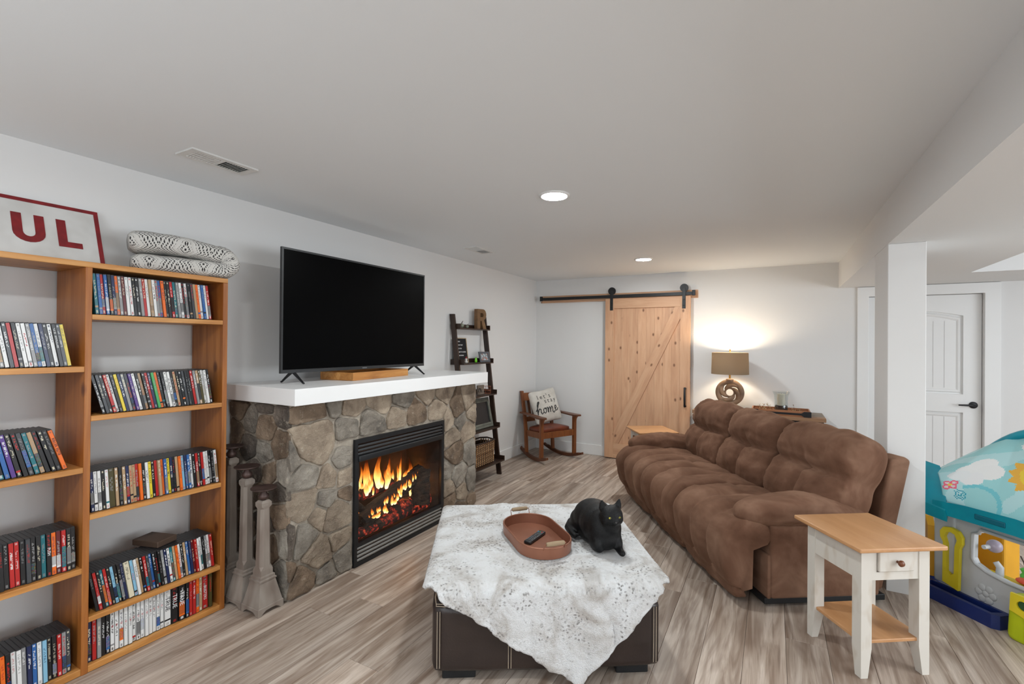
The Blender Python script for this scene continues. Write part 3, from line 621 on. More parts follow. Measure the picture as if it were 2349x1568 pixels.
for k, (y, z, th) in enumerate(path):
    q = path[min(k+1, KP-1)]; p_ = path[max(k-1, 0)]; dy, dz = q[0]-p_[0], q[1]-p_[1]; L = math.hypot(dy, dz); ny, nzz = -dz/L, dy/L
    e = (min(k, KP-1-k)+0.6)/3.0; tk = th*(math.sqrt(max(0.02, 1-(1-min(1, e))**2))); ring = []
    for i in range(NS):
        a = 2*PI*i/NS; ca, sa = math.cos(a), math.sin(a); px = 0.088*(abs(ca)**0.55)*(1 if ca > 0 else -1); pt = tk*(abs(sa)**0.7)*(1 if sa > 0 else -1)
        wob = 1+0.10*nz(px*14, k*0.22); ring.append((px*(1+0.05*nz(k*0.3, 2)), y+ny*pt*wob, max(0.001, z+nzz*pt*wob)))
    secs.append(ring)
fold.loft(secs); bm = fold.bm; bm.verts.ensure_lookup_table(); uvl = bm.loops.layers.uv.new('UVMap'); idx = {v: i for i, v in enumerate(bm.verts)}
for f in bm.faces:
    for l in f.loops:
        i = idx[l.vert]; k, j = divmod(i, NS); l[uvl].uv = (k*0.0172, 0.088*math.cos(2*PI*j/NS)*1.3+0.05+(0.02 if math.sin(2*PI*j/NS) < 0 else 0))
th_ = fold.out('folded_throw', M_weave, None, 180); th_.location = (-2.925, 1.150, TB+0.002); th_.scale = (1, 1.12, 1); th_.rotation_euler = (0, 0, math.radians(-19))
tag(th_, 'folded black and cream diamond-weave throw on top of bookcase', 'throw blanket')
# three wooden candle pedestals in the gap beside the fireplace
M_ped = mat('weathered_paint', c(146, 136, 126), 0.75, col2=c(118, 104, 94), scale=12, bump=0.3, bscale=50, stretch=(1, 1, 0.3), rnd=0.08)
M_bronze = mat('dark_bronze', c(92, 72, 66), 0.45, 0.35, col2=c(66, 50, 46))
for k, (x, h, lb) in enumerate(((-2.515, 0.685, 'shortest weathered candle pedestal, standing in front of the other two'), (-2.672, 0.785, 'middle-height weathered candle pedestal between the other two'), (-2.829, 0.885, 'tallest weathered candle pedestal, nearest the wall beside bookcase'))):
    p = thing('candle_pedestal', lb, 'candle holder', (x, 1.682, 0), 0, 'candle pedestals beside the fireplace')
    sq = lambda s_, z: [(s_, -s_, z), (s_, s_, z), (-s_, s_, z), (-s_, -s_, z)]
    W = 0.0765; b = B()
    # scalloped plinth: four faces with a cut-out foot line
    prof = [(-1, 0.0), (-0.78, 0.0), (-0.62, 0.012), (-0.4, 0.022), (0, 0.024), (0.4, 0.022), (0.62, 0.012), (0.78, 0.0), (1, 0.0)]
    low, top = [], []
    for (dx, dy) in ((1, 0), (0, 1), (-1, 0), (0, -1)):
        for u, z in prof[:-1]:
            low.append((dx*W-dy*u*W, dy*W+dx*u*W, z)); top.append((dx*W-dy*u*W, dy*W+dx*u*W, 0.04))
    b.loft([low, top, [(a*0.97, bb*0.97, 0.044) for a, bb, _ in top]], caps=True).out('plinth', M_ped, p)
    B().loft([sq(0.072, 0.043), sq(0.046, 0.165), sq(0.050, 0.168), sq(0.050, 0.176), sq(0.044, 0.180), sq(0.044, 0.192), sq(0.037, 0.197)]).out('flared_base', M_ped, p)
    def oc(s_, q, z): return [(s_, -q, z), (s_, q, z), (q, s_, z), (-q, s_, z), (-s_, q, z), (-s_, -q, z), (-q, -s_, z), (q, -s_, z)]
    zt = h-0.075
    B().loft([oc(0.036, 0.0355, 0.195), oc(0.036, 0.0355, 0.225), oc(0.034, 0.017, 0.245), oc(0.028, 0.014, zt-0.045), oc(0.030, 0.0295, zt-0.03), oc(0.030, 0.0295, zt-0.012), oc(0.020, 0.0195, zt)]).out('shaft', M_ped, p)
    B().lathe([(0.012, zt-0.001), (0.026, zt+0.012), (0.028, zt+0.026), (0.015, zt+0.042), (0.014, zt+0.052)], 20).out('bulb', M_bronze, p, 60)
    B().lathe([(0.014, zt+0.051), (0.055, zt+0.058), (0.068, zt+0.066), (0.068, zt+0.070), (0.060, zt+0.067), (0.0, zt+0.064)], 28, caps=False).out('dish', M_bronze, p, 50)
# ------------------------------------------------------------------ television on the mantel
MT = 1.2365
tv = thing('television', 'large black flat screen television standing on the white mantel', 'television', (-2.668, 1.884, 0))
TW, TZ0, TZ1 = 1.372, 1.305, 2.092
M_tvb = mat('tv_bezel', c(44, 46, 48), 0.35); M_scr = mat('tv_screen', (0.0022, 0.0022, 0.0024, 1), 0.32, spec=0.03)
B().box((-0.045, 0.02, TZ0+0.04), (-0.012, TW-0.02, TZ1-0.03), 0.012, 3).out('back_shell', M_black, tv)
B().holed([(0, TZ0), (TW, TZ0), (TW, TZ1), (0, TZ1)], [[(0.012, TZ0+0.022), (TW-0.012, TZ0+0.022), (TW-0.012, TZ1-0.012), (0.012, TZ1-0.012)]], -0.012, 0.006, ax=0).out('bezel', M_tvb, tv)
B().box((-0.011, 0.010, TZ0+0.020), (0.003, TW-0.010, TZ1-0.010)).out('screen', M_scr, tv)
B().box((0.006, TW/2-0.022, TZ0+0.006), (0.007, TW/2+0.022, TZ0+0.014)).out('badge', mat('badge_grey', c(120, 122, 124), 0.4), tv)
for y in (0.10, TW-0.10):
    for s in (-1, 1):
        B().tube([(-0.02+s*0.006, y, TZ0+0.012), (-0.02+s*0.012, y, TZ0+0.002), (-0.02+s*0.105, y, MT+0.007), (-0.02+s*0.112, y, MT+0.0062)], [0.010, 0.011, 0.006, 0.006], 8).out('foot', M_black, tv, 50)
bx = thing('wooden_riser_box', 'shallow pine tray box on the mantel below the television', 'wooden box', (-2.535, 2.343, MT+0.0005), math.radians(7))
for nm, lo, hi in (('front_board', (-0.014, 0, 0), (0, 0.66, 0.055)), ('back_board', (-0.29, 0, 0), (-0.276, 0.66, 0.055)), ('end_board', (-0.276, 0, 0), (-0.014, 0.014, 0.055)), ('end_board', (-0.276, 0.646, 0), (-0.014, 0.66, 0.055)), ('bottom_board', (-0.276, 0.014, 0.002), (-0.014, 0.646, 0.010))):
    B().box(lo, hi, 0.0012).out(nm, M_pine_h, bx)

# ------------------------------------------------------------------ ladder shelf with its things
LY0, LY1 = 4.14, 4.745
ls = thing('ladder_shelf', 'dark brown leaning ladder shelf with five tiers beside the fireplace', 'ladder shelf', (0, 0, 0))
legx = lambda z: -2.765-0.235*z/1.85
for y in (LY0-0.018, LY1+0.002):
    b = B(); b.loft([[(legx(z)-0.028, y-0.008, z), (legx(z)+0.028, y-0.008, z), (legx(z)+0.028, y+0.016, z), (legx(z)-0.028, y+0.016, z)] for z in (0.0, 1.77, 1.815)]); b.out('leg', M_espresso, ls)
TIER = [(1.655, -2.90), (1.275, -2.85), (0.915, -2.80), (0.540, -2.755), (0.165, -2.69)]
for z, xf in TIER:
    xb = X0+0.004
    B().box((xb, LY0, z), (xf, LY1, z+0.014), 0.002).out('shelf', M_espresso, ls)
    for y in (LY0, LY1-0.012): B().box((xb, y, z+0.0142), (xf, y+0.012, z+0.058), 0.002).out('side_rail', M_espresso, ls)
    B().box((xb, LY0+0.0125, z+0.0142), (xb+0.012, LY1-0.0125, z+0.058), 0.002).out('back_rail', M_espresso, ls)
z1 = TIER[0][0]+0.0145
M_kraft = mat('kraft_card', c(132, 100, 68), 0.8, col2=c(116, 86, 58), scale=14); 
# initial R built from outline with counter
def r_poly(s):
    o = [(0, 0), (0.30, 0), (0.30, 0.40), (0.42, 0.40), (0.62, 0), (0.95, 0), (0.70, 0.46)]+[(0.58+0.34*math.cos(a), 0.72+0.28*math.sin(a)) for a in [-PI/3.2+k*(PI/2+PI/3.2)/8 for k in range(9)]]+[(0, 1.0)]
    h = [(0.30, 0.60)]+[(0.52+0.11*math.cos(a), 0.70+0.10*math.sin(a)) for a in [-PI/2+k*PI/6 for k in range(7)]]+[(0.30, 0.80)]
    return [(a*s*0.66, b_*s) for a, b_ in o], [(a*s*0.66, b_*s) for a, b_ in h]
po, ph = r_poly(0.225)
R_ = B().holed(po, [ph], -0.055, 0.0, ax=0).out('letter_block', M_kraft, None); R_.location = (-2.935, 4.525, z1+0.0008); R_.rotation_euler = (0, 0, math.radians(-14))
tag(R_, 'brown standing letter R on the top tier of ladder shelf', 'letter')
M_jar = mat('sage_glaze', c(148, 152, 136), 0.5, col2=c(112, 118, 102), scale=20); M_stem = mat('stem_brown', c(58, 42, 30), 0.8)
for k, (x, y, r, lb) in enumerate(((-2.945, 4.225, 0.030, 'larger sage ceramic pumpkin on the top tier of ladder shelf'), (-2.94, 4.325, 0.020, 'smaller sage ceramic pumpkin on the top tier of ladder shelf'))):
    b = B(); n = 32; secs = []
    for i in range(11):
        a = -PI/2+PI*i/10; secs.append([(r*max(0.05, math.cos(a))*(1-0.12*abs(math.sin(3.5*2*PI*j/n)))*math.cos(2*PI*j/n), r*max(0.05, math.cos(a))*(1-0.12*abs(math.sin(3.5*2*PI*j/n)))*math.sin(2*PI*j/n), r*0.82*(1+math.sin(a))) for j in range(n)])
    pk = thing('ceramic_pumpkin', lb, 'ornament', (x, y, z1+0.0005), 0, 'ceramic pumpkins on the ladder shelf'); b.loft(secs).out('body', M_jar, pk, 60)
    B().tube([(0, 0, r*1.55), (0.004, 0.004, r*2.0), (0.010, 0.012, r*2.45)], [r*0.18, r*0.12, r*0.10], 8).out('stem', M_stem, pk)
z2 = TIER[1][0]+0.0145
lb_ = thing('letter_board', 'black letter board with white changeable letters on ladder shelf', 'letter board', (-2.955, 4.17, z2+0.0025)); lb_.rotation_euler = (0, math.radians(-8), math.radians(0))
B().box((-0.012, 0, 0), (0, 0.20, 0.265)).out('felt', mat('black_felt', (0.012, 0.012, 0.013, 1), 0.95), lb_)
B().holed([(-0.008, -0.006), (0.208, -0.006), (0.208, 0.273), (-0.008, 0.273)][:0] or [(-0.008, 0.0), (0.208, 0.0), (0.208, 0.273), (-0.008, 0.273)], [[(0.0, 0.008), (0.2, 0.008), (0.2, 0.265), (0.0, 0.265)]], -0.012, 0.006, ax=0).out('oak_frame', mat('pale_oak', c(196, 172, 140), 0.6), lb_)
for k, s_ in enumerate(('IN MORE', 'THINGS THAT', 'MAKE YOU', 'FORGET TO CHECK', 'YOUR PHONE')):
    text(s_, 0.0185, M_ink['W'], lb_, basis((0.0012, 0.012, 0.232-0.038*k), (0, 1, 0), (0, 0, 1), (1, 0, 0)), 'lettering', align='LEFT', bold=0.0004)
pf = thing('photo_frame', 'small grey photo frame on the second tier of ladder shelf', 'photo frame', (-2.905, 4.545, z2+0.0032)); pf.rotation_euler = (0, math.radians(-14), math.radians(-12))
B().holed([(0, 0), (0.165, 0), (0.165, 0.12), (0, 0.12)], [[(0.024, 0.022), (0.141, 0.022), (0.141, 0.098), (0.024, 0.098)]], -0.010, 0.002, ax=0).out('frame', mat('pewter_frame', c(78, 80, 86), 0.5), pf)
t = NT('snapshot'); v = t.coord(); o = t.ramp(t.noise(v, 32, 2), [(0.40, c(196, 200, 202)), (0.50, c(150, 160, 165)), (0.58, c(90, 120, 130)), (0.64, c(190, 120, 100))]); t.base(o); t.set(Roughness=0.2)
B().box((-0.008, 0.022, 0.020), (-0.003, 0.143, 0.100)).out('photo', t.m, pf)
fg = thing('snowman_figurine', 'tiny white figurine in front of the letter board', 'figurine', (-2.895, 4.245, z2)); M_snow = mat('white_glaze', c(226, 222, 216), 0.4)
B().lathe([(0.006, 0.0005), (0.016, 0.004), (0.019, 0.016), (0.014, 0.028), (0.010, 0.032), (0.014, 0.040), (0.011, 0.052), (0.002, 0.056)], 16).out('body', M_snow, fg, 80); B().lathe([(0.013, 0.052), (0.013, 0.055), (0.009, 0.056), (0.004, 0.072)], 14).out('hat', mat('red_knit', c(150, 40, 40), 0.8), fg, 50)
gl_ = B().lathe([(0.004, 0.0), (0.016, 0.006), (0.020, 0.022), (0.014, 0.044), (0.003, 0.060)], 14).out('green_egg_ornament', mat('lime_plastic', c(120, 214, 40), 0.35), None, 80); gl_.location = (-2.89, 4.43, z2+0.0005); gl_.scale = (0.7, 1, 1)
tag(gl_, 'bright lime green egg-shaped ornament on the ladder shelf', 'ornament')
z3 = TIER[2][0]+0.0145
bq = thing('copper_wire_basket', 'open copper wire basket on the third tier of ladder shelf', 'wire basket', (-2.88, 4.65, z3)); M_cop = mat('copper_wire', c(176, 116, 90), 0.35, 0.8)
for z in (0.003, 0.04, 0.085): B().tube([(0.045*math.cos(a), 0.045*math.sin(a), z) for a in [2*PI*k/20 for k in range(20)]], 0.0018, 6, closed=True).out('hoop', M_cop, bq)
for k in range(10): a = 2*PI*k/10; B().cyl((0.045*math.cos(a), 0.045*math.sin(a), 0.002), (0.045*math.cos(a), 0.045*math.sin(a), 0.086), 0.0013, None, 5).out('wire', M_cop, bq)
wb = thing('galvanized_sign', 'grey weathered wooden block on the third tier of ladder shelf', 'ornament', (-2.88, 4.46, z3+0.0005), math.radians(-8))
B().box((-0.02, 0, 0), (0, 0.11, 0.105), 0.003).out('block', mat('barn_grey', c(126, 112, 100), 0.85, col2=c(96, 84, 74), scale=18, stretch=(1, 1, 4)), wb)
B().tube([(0.006+0.0*k, 0.028+0.022*math.cos(PI*k/8), 0.03+0.042*math.sin(PI*k/8)) for k in range(9)], 0.003, 6).out('wire_arch', M_black, wb)
z4 = TIER[3][0]+0.0145
cf = thing('chalkboard_frame', 'grey-green framed chalkboard on the fourth tier of ladder shelf', 'framed board', (-2.825, 4.295, z4+0.0052)); cf.rotation_euler = (0, math.radians(-13), math.radians(0))
M_sage = mat('sage_paint', c(116, 118, 108), 0.6, col2=c(96, 98, 90), scale=10)
for k, (i0, i1, x) in enumerate(((0.0, 0.030, 0.0), (0.030, 0.050, 0.008))):
    B().holed([(i0, i0), (0.42-i0, i0), (0.42-i0, 0.335-i0), (i0, 0.335-i0)], [[(i1, i1), (0.42-i1, i1), (0.42-i1, 0.335-i1), (i1, 0.335-i1)]], -0.018, x, ax=0).out('frame', M_sage, cf)
B().box((-0.014, 0.045, 0.045), (-0.006, 0.375, 0.29)).out('slate', mat('slate_black', c(30, 32, 36), 0.4), cf)
z5 = TIER[4][0]+0.0145
wk = thing('woven_basket', 'striped woven rope basket on the lowest tier of ladder shelf', 'basket', (-2.845, 4.42, z5+0.001))
bw, bd, bh = 0.19, 0.095, 0.245; M_cord = mat('seagrass_cord', c(206, 166, 122), 0.8, col2=c(140, 98, 62), scale=60, rnd=0.1); M_darkcord = mat('dark_cord', c(58, 40, 30), 0.85)
B().loft([[(sx*(bd-0.008)*f, sy*(bw-0.008)*f, z) for sx, sy in ((1, -1), (1, 1), (-1, 1), (-1, -1))] for f, z in ((0.94, 0.004), (1.0, bh-0.02))], caps=False).out('liner', M_darkcord, wk)
B().box((-bd*0.93, -bw*0.93, 0.0), (bd*0.93, bw*0.93, 0.006), 0.002).out('bottom', M_darkcord, wk)
strand = B(); K = 40; strand.tube([(0.0022*math.sin(k*1.9), 0.0022*math.cos(k*1.9), bh*k/K*0.97) for k in range(K+1)], [0.0082+0.0026*math.sin(k*1.9) for k in range(K+1)], 7)
sme = bpy.data.meshes.new('strand'); strand.bm.to_mesh(sme); strand.bm.free(); sme.polygons.foreach_set('use_smooth', [True]*len(sme.polygons)); sme.materials.append(M_cord)
sdk = sme.copy(); sdk.materials.clear(); sdk.materials.append(M_darkcord)
for k in range(19): y = -bw+0.012+k*(2*bw-0.024)/18; link('strand', sdk if k % 2 else sme, wk, (bd*0.945-(0.004 if k % 2 else 0), y*0.96, 0.004), (0, math.radians(1.6), 0))
for k in range(6): x = -bd+0.016+k*(2*bd-0.032)/5; link('strand', sme, wk, (x, -bw*0.95, 0.004), (math.radians(1.6), 0, 0)); link('strand', sme, wk, (x, bw*0.95, 0.004), (math.radians(-1.6), 0, 0))
B().tube([(bd, -bw, bh), (bd+0.002, 0, bh-0.004), (bd, bw, bh), (0, bw+0.002, bh+0.012), (-bd, bw, bh), (-bd-0.002, 0, bh), (-bd, -bw, bh), (0, -bw-0.002, bh+0.012)], 0.009, 8, closed=True).out('rim', M_darkcord, wk, 60)

# ------------------------------------------------------------------ rocking chair with pillow
M_oak = wood('dark_oak', [(0.3, c(108, 58, 28)), (0.7, c(148, 88, 46))], axis=2, rough=0.4, lines=12)
M_oak2 = wood('worn_oak', [(0.3, c(82, 46, 28)), (0.7, c(116, 70, 44))], axis=1, rough=0.4, lines=12)
rc = thing('rocking_chair', 'oak rocking chair with brown leather seat in the room corner', 'rocking chair', (-2.630, 5.80, 0), math.radians(-27)+PI/2)
# local: -y is the way the chair faces, x to its own left hand
FW, RW, FD, RD = 0.275, 0.225, -0.215, 0.19
for s in (-1, 1):
    B().box((s*FW-0.021, FD-0.021, 0.055), (s*FW+0.021, FD+0.021, 0.555), 0.003).out('front_post', M_oak, rc)
    b = B(); b.loft([[(s*RW-0.019, y-0.017, z), (s*RW+0.019, y-0.017, z), (s*RW+0.019, y+0.017, z), (s*RW-0.019, y+0.017, z)] for y, z in ((RD-0.02, 0.060), (RD, 0.36), (RD+0.045, 0.62), (RD+0.105, 0.865))]); b.out('back_post', M_oak, rc)
    # rocker: curved runner
    pts = []; N = 18; secs = []
    for k in range(N+1):
        y = -0.36+0.70*k/N; z = 0.115*((y+0.03)/0.38)**2*0.75+0.001; xx = s*(FW+(RW-FW)*(y-FD)/(RD-FD)); th = 0.040 if 1 < k < N-1 else 0.028
        secs.append([(xx-0.017, y, z), (xx+0.017, y, z), (xx+0.017, y-0.004*(k-9)/9, z+th), (xx-0.017, y-0.004*(k-9)/9, z+th)])
    B().loft(secs).out('rocker', M_oak2, rc)
    b = B(); b.loft([[(s*q-w, y, z), (s*q+w, y, z), (s*q+w, y, z+0.02), (s*q-w, y, z+0.02)] for q, w, y, z in ((0.262, 0.030, RD+0.055, 0.572), (0.268, 0.034, 0.05, 0.566), (0.285, 0.050, FD+0.03, 0.5555), (0.290, 0.052, FD-0.05, 0.5555), (0.288, 0.030, FD-0.085, 0.556))]); b.out('armrest', M_oak2, rc)
    b = B().prism([(FD-0.005, 0.555), (FD-0.06, 0.555), (FD-0.035, 0.52), (FD-0.021, 0.45)], s*FW-0.012, s*FW+0.012, ax=0); b.out('corbel', M_oak, rc)
    b = B(); b.loft([[(s*(FW-0.002)-0.010, FD+0.02, z) for z in (0.30, 0.375)]+[(s*(FW-0.002)+0.010, FD+0.02, z) for z in (0.375, 0.30)], [(s*(RW-0.002)-0.010, RD-0.02, z) for z in (0.28, 0.355)]+[(s*(RW-0.002)+0.010, RD-0.02, z) for z in (0.355, 0.28)]]); b.out('side_rail', M_oak, rc)
B().box((-FW+0.02, FD-0.012, 0.300), (FW-0.02, FD+0.012, 0.378), 0.002).out('front_rail', M_oak, rc)
B().box((-RW+0.018, RD-0.012, 0.28), (RW-0.018, RD+0.008, 0.34), 0.002).out('rear_rail', M_oak, rc)
def crest(z0, z1, yo):
    secs = []
    for k in range(13): u = -1+2*k/12; y = yo+0.02*(1-u*u); secs.append([(u*(RW-0.012), y-0.008, z0), (u*(RW-0.012), y+0.008, z0), (u*(RW-0.012), y+0.008+0.03*(z1-z0)/0.1, z1), (u*(RW-0.012), y-0.008+0.03*(z1-z0)/0.1, z1)])
    return B().loft(secs)
crest(0.735, 0.835, RD+0.071).out('crest_rail', M_oak, rc); crest(0.46, 0.52, RD+0.008).out('lower_rail', M_oak, rc)
for k in range(5): x = -0.13+0.065*k; b = B(); b.loft([[(x-0.018, y-0.005, z), (x+0.018, y-0.005, z), (x+0.018, y+0.005, z), (x-0.018, y+0.005, z)] for y, z in ((RD+0.03, 0.515), (RD+0.088, 0.745))]); b.out('splat', M_oak2, rc)
M_leather = mat('brown_leather', c(122, 58, 34), 0.32, col2=c(92, 40, 24), scale=7, bump=0.15, bscale=120)
B().pillow(lambda q: Vector((q.x*(0.252-0.028*(q.y+1)/2), q.y*0.19-0.015, 0.395+q.z*(0.03+0.035*(1-q.x*q.x)*(1-q.y*q.y)*(1 if q.z > 0 else 0.1))-0.012*(q.y+1))), 14, 5).out('seat_cushion', M_leather, rc, 180)
M_linen = mat('cream_linen', c(216, 212, 204), 0.95, col2=c(200, 195, 186), scale=9, bump=0.3, bscale=300, bdist=0.002)
pw = thing('throw_pillow', "cream throw pillow lettered let's stay home on the rocking chair", 'pillow')
pw.matrix_world = Matrix.Translation((-2.630, 5.80, 0)) @ Matrix.Rotation(math.radians(-27)+PI/2, 4, 'Z') @ Matrix.Translation((-0.005, 0.056, 0.674)) @ Matrix.Rotation(math.radians(-17), 4, 'X') @ Matrix.Rotation(math.radians(-8), 4, 'Y')
PS = 0.228
def pil(q):
    f = (1-abs(q.x)**2.4)*(1-abs(q.z)**2.4); e = 1-0.07*(1-abs(q.z)**2)*(abs(q.x) > 0.6)*1.0*abs(q.x); g = 1-0.07*(1-q.x**2)*abs(q.z)**3
    return Vector((q.x*PS*(1-0.06*(1-q.z*q.z)*q.x*q.x), (q.y*0.072*max(0.0, f)**0.45 if f > 0 else 0)+0.004*q.y, q.z*PS*g))
B().pillow(pil, 16, 9).out('cushion', M_linen, pw, 180)
def wrap(me, o_y=-0.001):
    for v in me.vertices:
        u, w = max(-0.98, min(0.98, v.co.x/PS)), max(-0.98, min(0.98, v.co.z/PS)); f = (1-abs(u)**2.4)*(1-abs(w)**2.4); v.co.y = -(0.072*f**0.45+0.0055)+v.co.y*0.3
for s_, sz, x, z, sh, nm, bd in (("l e t ' s", 0.082, -0.035, 0.122, 0, 'lettering', 0.0), ('s t a y', 0.082, 0.045, 0.058, 0, 'lettering', 0.0)):
    me = text_mesh(s_, sz, 0.0004, shear=sh, bold=bd, sx=1.0 if nm == 'lettering' else 0.92); me.transform(basis((x, 0, z), (1, 0, 0), (0, 0, 1), (0, -1, 0)))
    bm = bmesh.new(); bm.from_mesh(me); bmesh.ops.triangulate(bm, faces=bm.faces); bmesh.ops.subdivide_edges(bm, edges=[e for e in bm.edges if e.calc_length() > 0.012], cuts=3); bm.to_mesh(me); bm.free()
    wrap(me); me.materials.clear(); me.materials.append(M_ink['K']); link(nm, me, pw)
def spline(pts, n=6):
    out = []
    for i in range(len(pts)-1):
        p = [Vector((*pts[max(0, min(len(pts)-1, i+k))], 0)) for k in (-1, 0, 1, 2)]
        for j in range(n):
            s_ = j/n; out.append(0.5*((2*p[1])+(p[2]-p[0])*s_+(2*p[0]-5*p[1]+4*p[2]-p[3])*s_*s_+(3*p[1]-p[0]-3*p[2]+p[3])*s_**3))
    return out+[Vector((*pts[-1], 0))]
def stroke(pts, w0):
    q = spline(pts); P_ = []
    for v in q:
        u, w = max(-0.97, min(0.97, v.x/PS)), max(-0.97, min(0.97, v.y/PS)); f = (1-abs(u)**2.4)*(1-abs(w)**2.4); P_.append((v.x, -(0.072*f**0.45+0.0045), v.y))
    B().tube(P_, [w0*(0.62+0.38*abs(math.sin(i*0.55))) for i in range(len(P_))], 6).out('script_letter', M_ink['K'], pw, 60)
stroke([(-0.205, -0.045), (-0.185, -0.02), (-0.155, 0.035), (-0.138, 0.062), (-0.150, 0.068), (-0.168, 0.035), (-0.182, -0.035), (-0.190, -0.095), (-0.180, -0.060), (-0.155, -0.025), (-0.138, -0.035), (-0.142, -0.075), (-0.130, -0.095), (-0.112, -0.080)], 0.0075)
stroke([(-0.070, -0.030), (-0.092, -0.035), (-0.102, -0.065), (-0.088, -0.092), (-0.066, -0.082), (-0.058, -0.052), (-0.070, -0.030), (-0.045, -0.038)], 0.0070)
stroke([(-0.040, -0.028), (-0.028, -0.030), (-0.034, -0.095), (-0.020, -0.055), (0.002, -0.028), (0.012, -0.045), (0.004, -0.095), (0.018, -0.055), (0.042, -0.026), (0.052, -0.042), (0.048, -0.095), (0.064, -0.112), (0.086, -0.092)], 0.0072)
stroke([(0.090, -0.070), (0.118, -0.055), (0.122, -0.032), (0.106, -0.028), (0.094, -0.055), (0.102, -0.090), (0.128, -0.090), (0.150, -0.065)], 0.0070)

# ------------------------------------------------------------------ sliding barn door and its track
BD0, BD1, BDZ0, BDZ1, BY = -1.965, -0.892, 0.012, 2.112, 6.15
bd_ = thing('barn_door', 'knotty pale wood sliding barn door with diagonal brace', 'door', (BD0, BY, 0))
w = BD1-BD0; SW = 0.118
zt = BDZ1; zb = BDZ0
B().box((0, 0, zb), (SW, 0.044, zt), 0.002).out('stile', M_alder, bd_); B().box((w-SW, 0, zb), (w, 0.044, zt), 0.002).out('stile', M_alder, bd_)
B().box((SW, 0, zt-0.13), (w-SW, 0.044, zt), 0.002).out('top_rail', M_alder_h, bd_); B().box((SW, 0, zb), (w-SW, 0.044, zb+0.19), 0.002).out('bottom_rail', M_alder_h, bd_)
npl = 8
for k in range(npl):
    x0 = SW+(w-2*SW)*k/npl; x1 = SW+(w-2*SW)*(k+1)/npl
    B().box((x0+0.0002, 0.018, zb+0.19), (x1-0.0002, 0.040, zt-0.13), 0.0008, 1).out('plank', M_alder, bd_)
# diagonal brace from lower corner to upper corner
p0, p1 = (SW, zb+0.19), (w-SW, zt-0.13); dx, dz = p1[0]-p0[0], p1[1]-p0[1]; L = math.hypot(dx, dz); hw = 0.062
cor = [(SW, zb+0.19), (SW+hw*L/dz, zb+0.19), (w-SW, zt-0.13-hw*L/dx*1.0), (w-SW, zt-0.13), (w-SW-hw*L/dz, zt-0.13), (SW, zb+0.19+hw*L/dx)]
br = B().prism([(a, b_) for a, b_ in cor], 0.003, 0.0178, ax=1, bev=0.0015).out('brace', M_alder, bd_)
Rb = Matrix.Rotation(math.atan2(dx, dz), 4, 'Y'); br.data.transform(Rb.inverted()); br.matrix_local = Rb
B().tube([(w-0.055, -0.004, 0.755), (w-0.055, -0.03, 0.775), (w-0.055, -0.036, 0.86), (w-0.055, -0.03, 0.955), (w-0.055, -0.004, 0.975)], [0.017, 0.012, 0.013, 0.012, 0.017], 10).out('handle', M_black, bd_, 60)
for x in (0.085, w-0.075):
    h = B().box((x-0.020, -0.006, zt-0.155), (x+0.020, 0.0, zt+0.10), 0.002).out('hanger', M_black, bd_)
    B().lathe([(0.012, -0.012), (0.050, -0.012), (0.050, 0.006), (0.012, 0.006)], 28).move(Matrix.Translation((x, 0.011, zt+0.1015)) @ Matrix.Rotation(PI/2, 4, 'X')).out('wheel', M_black, h, 40)
    for z in (zt-0.115, zt-0.045): B().lathe([(0.008, 0), (0.008, 0.005), (0.004, 0.008)], 10).move(Matrix.Translation((x, -0.006, z)) @ Matrix.Rotation(PI/2, 4, 'X')).out('bolt', M_black, h)
tk = thing('barn_door_track', 'black steel sliding door track on pale wood header board', 'door track', (0, 0, 0))
B().box((-2.945, Y1-0.022, 2.092), (-0.815, Y1-0.0005, 2.19), 0.002).out('header_board', M_alder_h, tk)
B().box((-2.93, 6.156, 2.122), (-0.84, 6.163, 2.162), 0.001).out('rail', M_black, tk)
for x in (-2.88, -2.40, -1.70, -1.35, -0.91): B().cyl((x, 6.150, 2.142), (x, Y1-0.022, 2.142), 0.009, None, 10).out('spacer_bolt', M_black, tk)
for x in (-2.915, -0.855): B().box((x-0.018, 6.148, 2.115), (x+0.018, 6.175, 2.182), 0.003).out('end_stop', M_black, tk)

# ------------------------------------------------------------------ console table, lamp, tray with candle
M_drift = wood('driftwood_top', [(0.3, c(112, 100, 88)), (0.7, c(150, 136, 120))], axis=0, rough=0.6)
M_drift2 = wood('driftwood_edge', [(0.3, c(132, 98, 70)), (0.7, c(168, 130, 98))], axis=0, rough=0.6)
CZ = 0.775
ct = thing('console_table', 'weathered wood console table with black metal legs behind the sofa', 'console table', (0, 0, 0))
for k in range(4): y0 = 5.70+k*0.1225; B().box((-0.80, y0, CZ-0.038), (0.472, y0+0.1205, CZ), 0.003).out('top_plank', M_drift if k else M_drift2, ct)
for x in (-0.78, 0.425):
    for y in (5.72, 6.14): B().box((x, y, 0.0), (x+0.028, y+0.028, CZ-0.038), 0.002).out('leg', M_black, ct)
    B().box((x+0.002, 5.748, CZ-0.075), (x+0.026, 6.14, CZ-0.042), 0.002).out('side_rail', M_black, ct)
B().box((-0.752, 5.722, CZ-0.068), (0.425, 5.742, CZ-0.0385), 0.002).out('apron', M_black, ct)
B().box((-0.80, 5.70, 0.13), (0.472, 6.19, 0.155), 0.003).out('lower_shelf', M_drift, ct)
lp = thing('table_lamp', 'lit table lamp with interlocking ring base and linen drum shade', 'table lamp', (-0.432, 5.955, CZ))
M_lampw = mat('carved_wood_resin', c(142, 116, 92), 0.55, col2=c(112, 88, 68), scale=9, bump=0.2, bscale=60)
B().lathe([(0.055, 0.0005), (0.055, 0.012), (0.040, 0.02), (0.034, 0.05), (0.0, 0.055)], 24).out('foot', M_lampw, lp, 50)
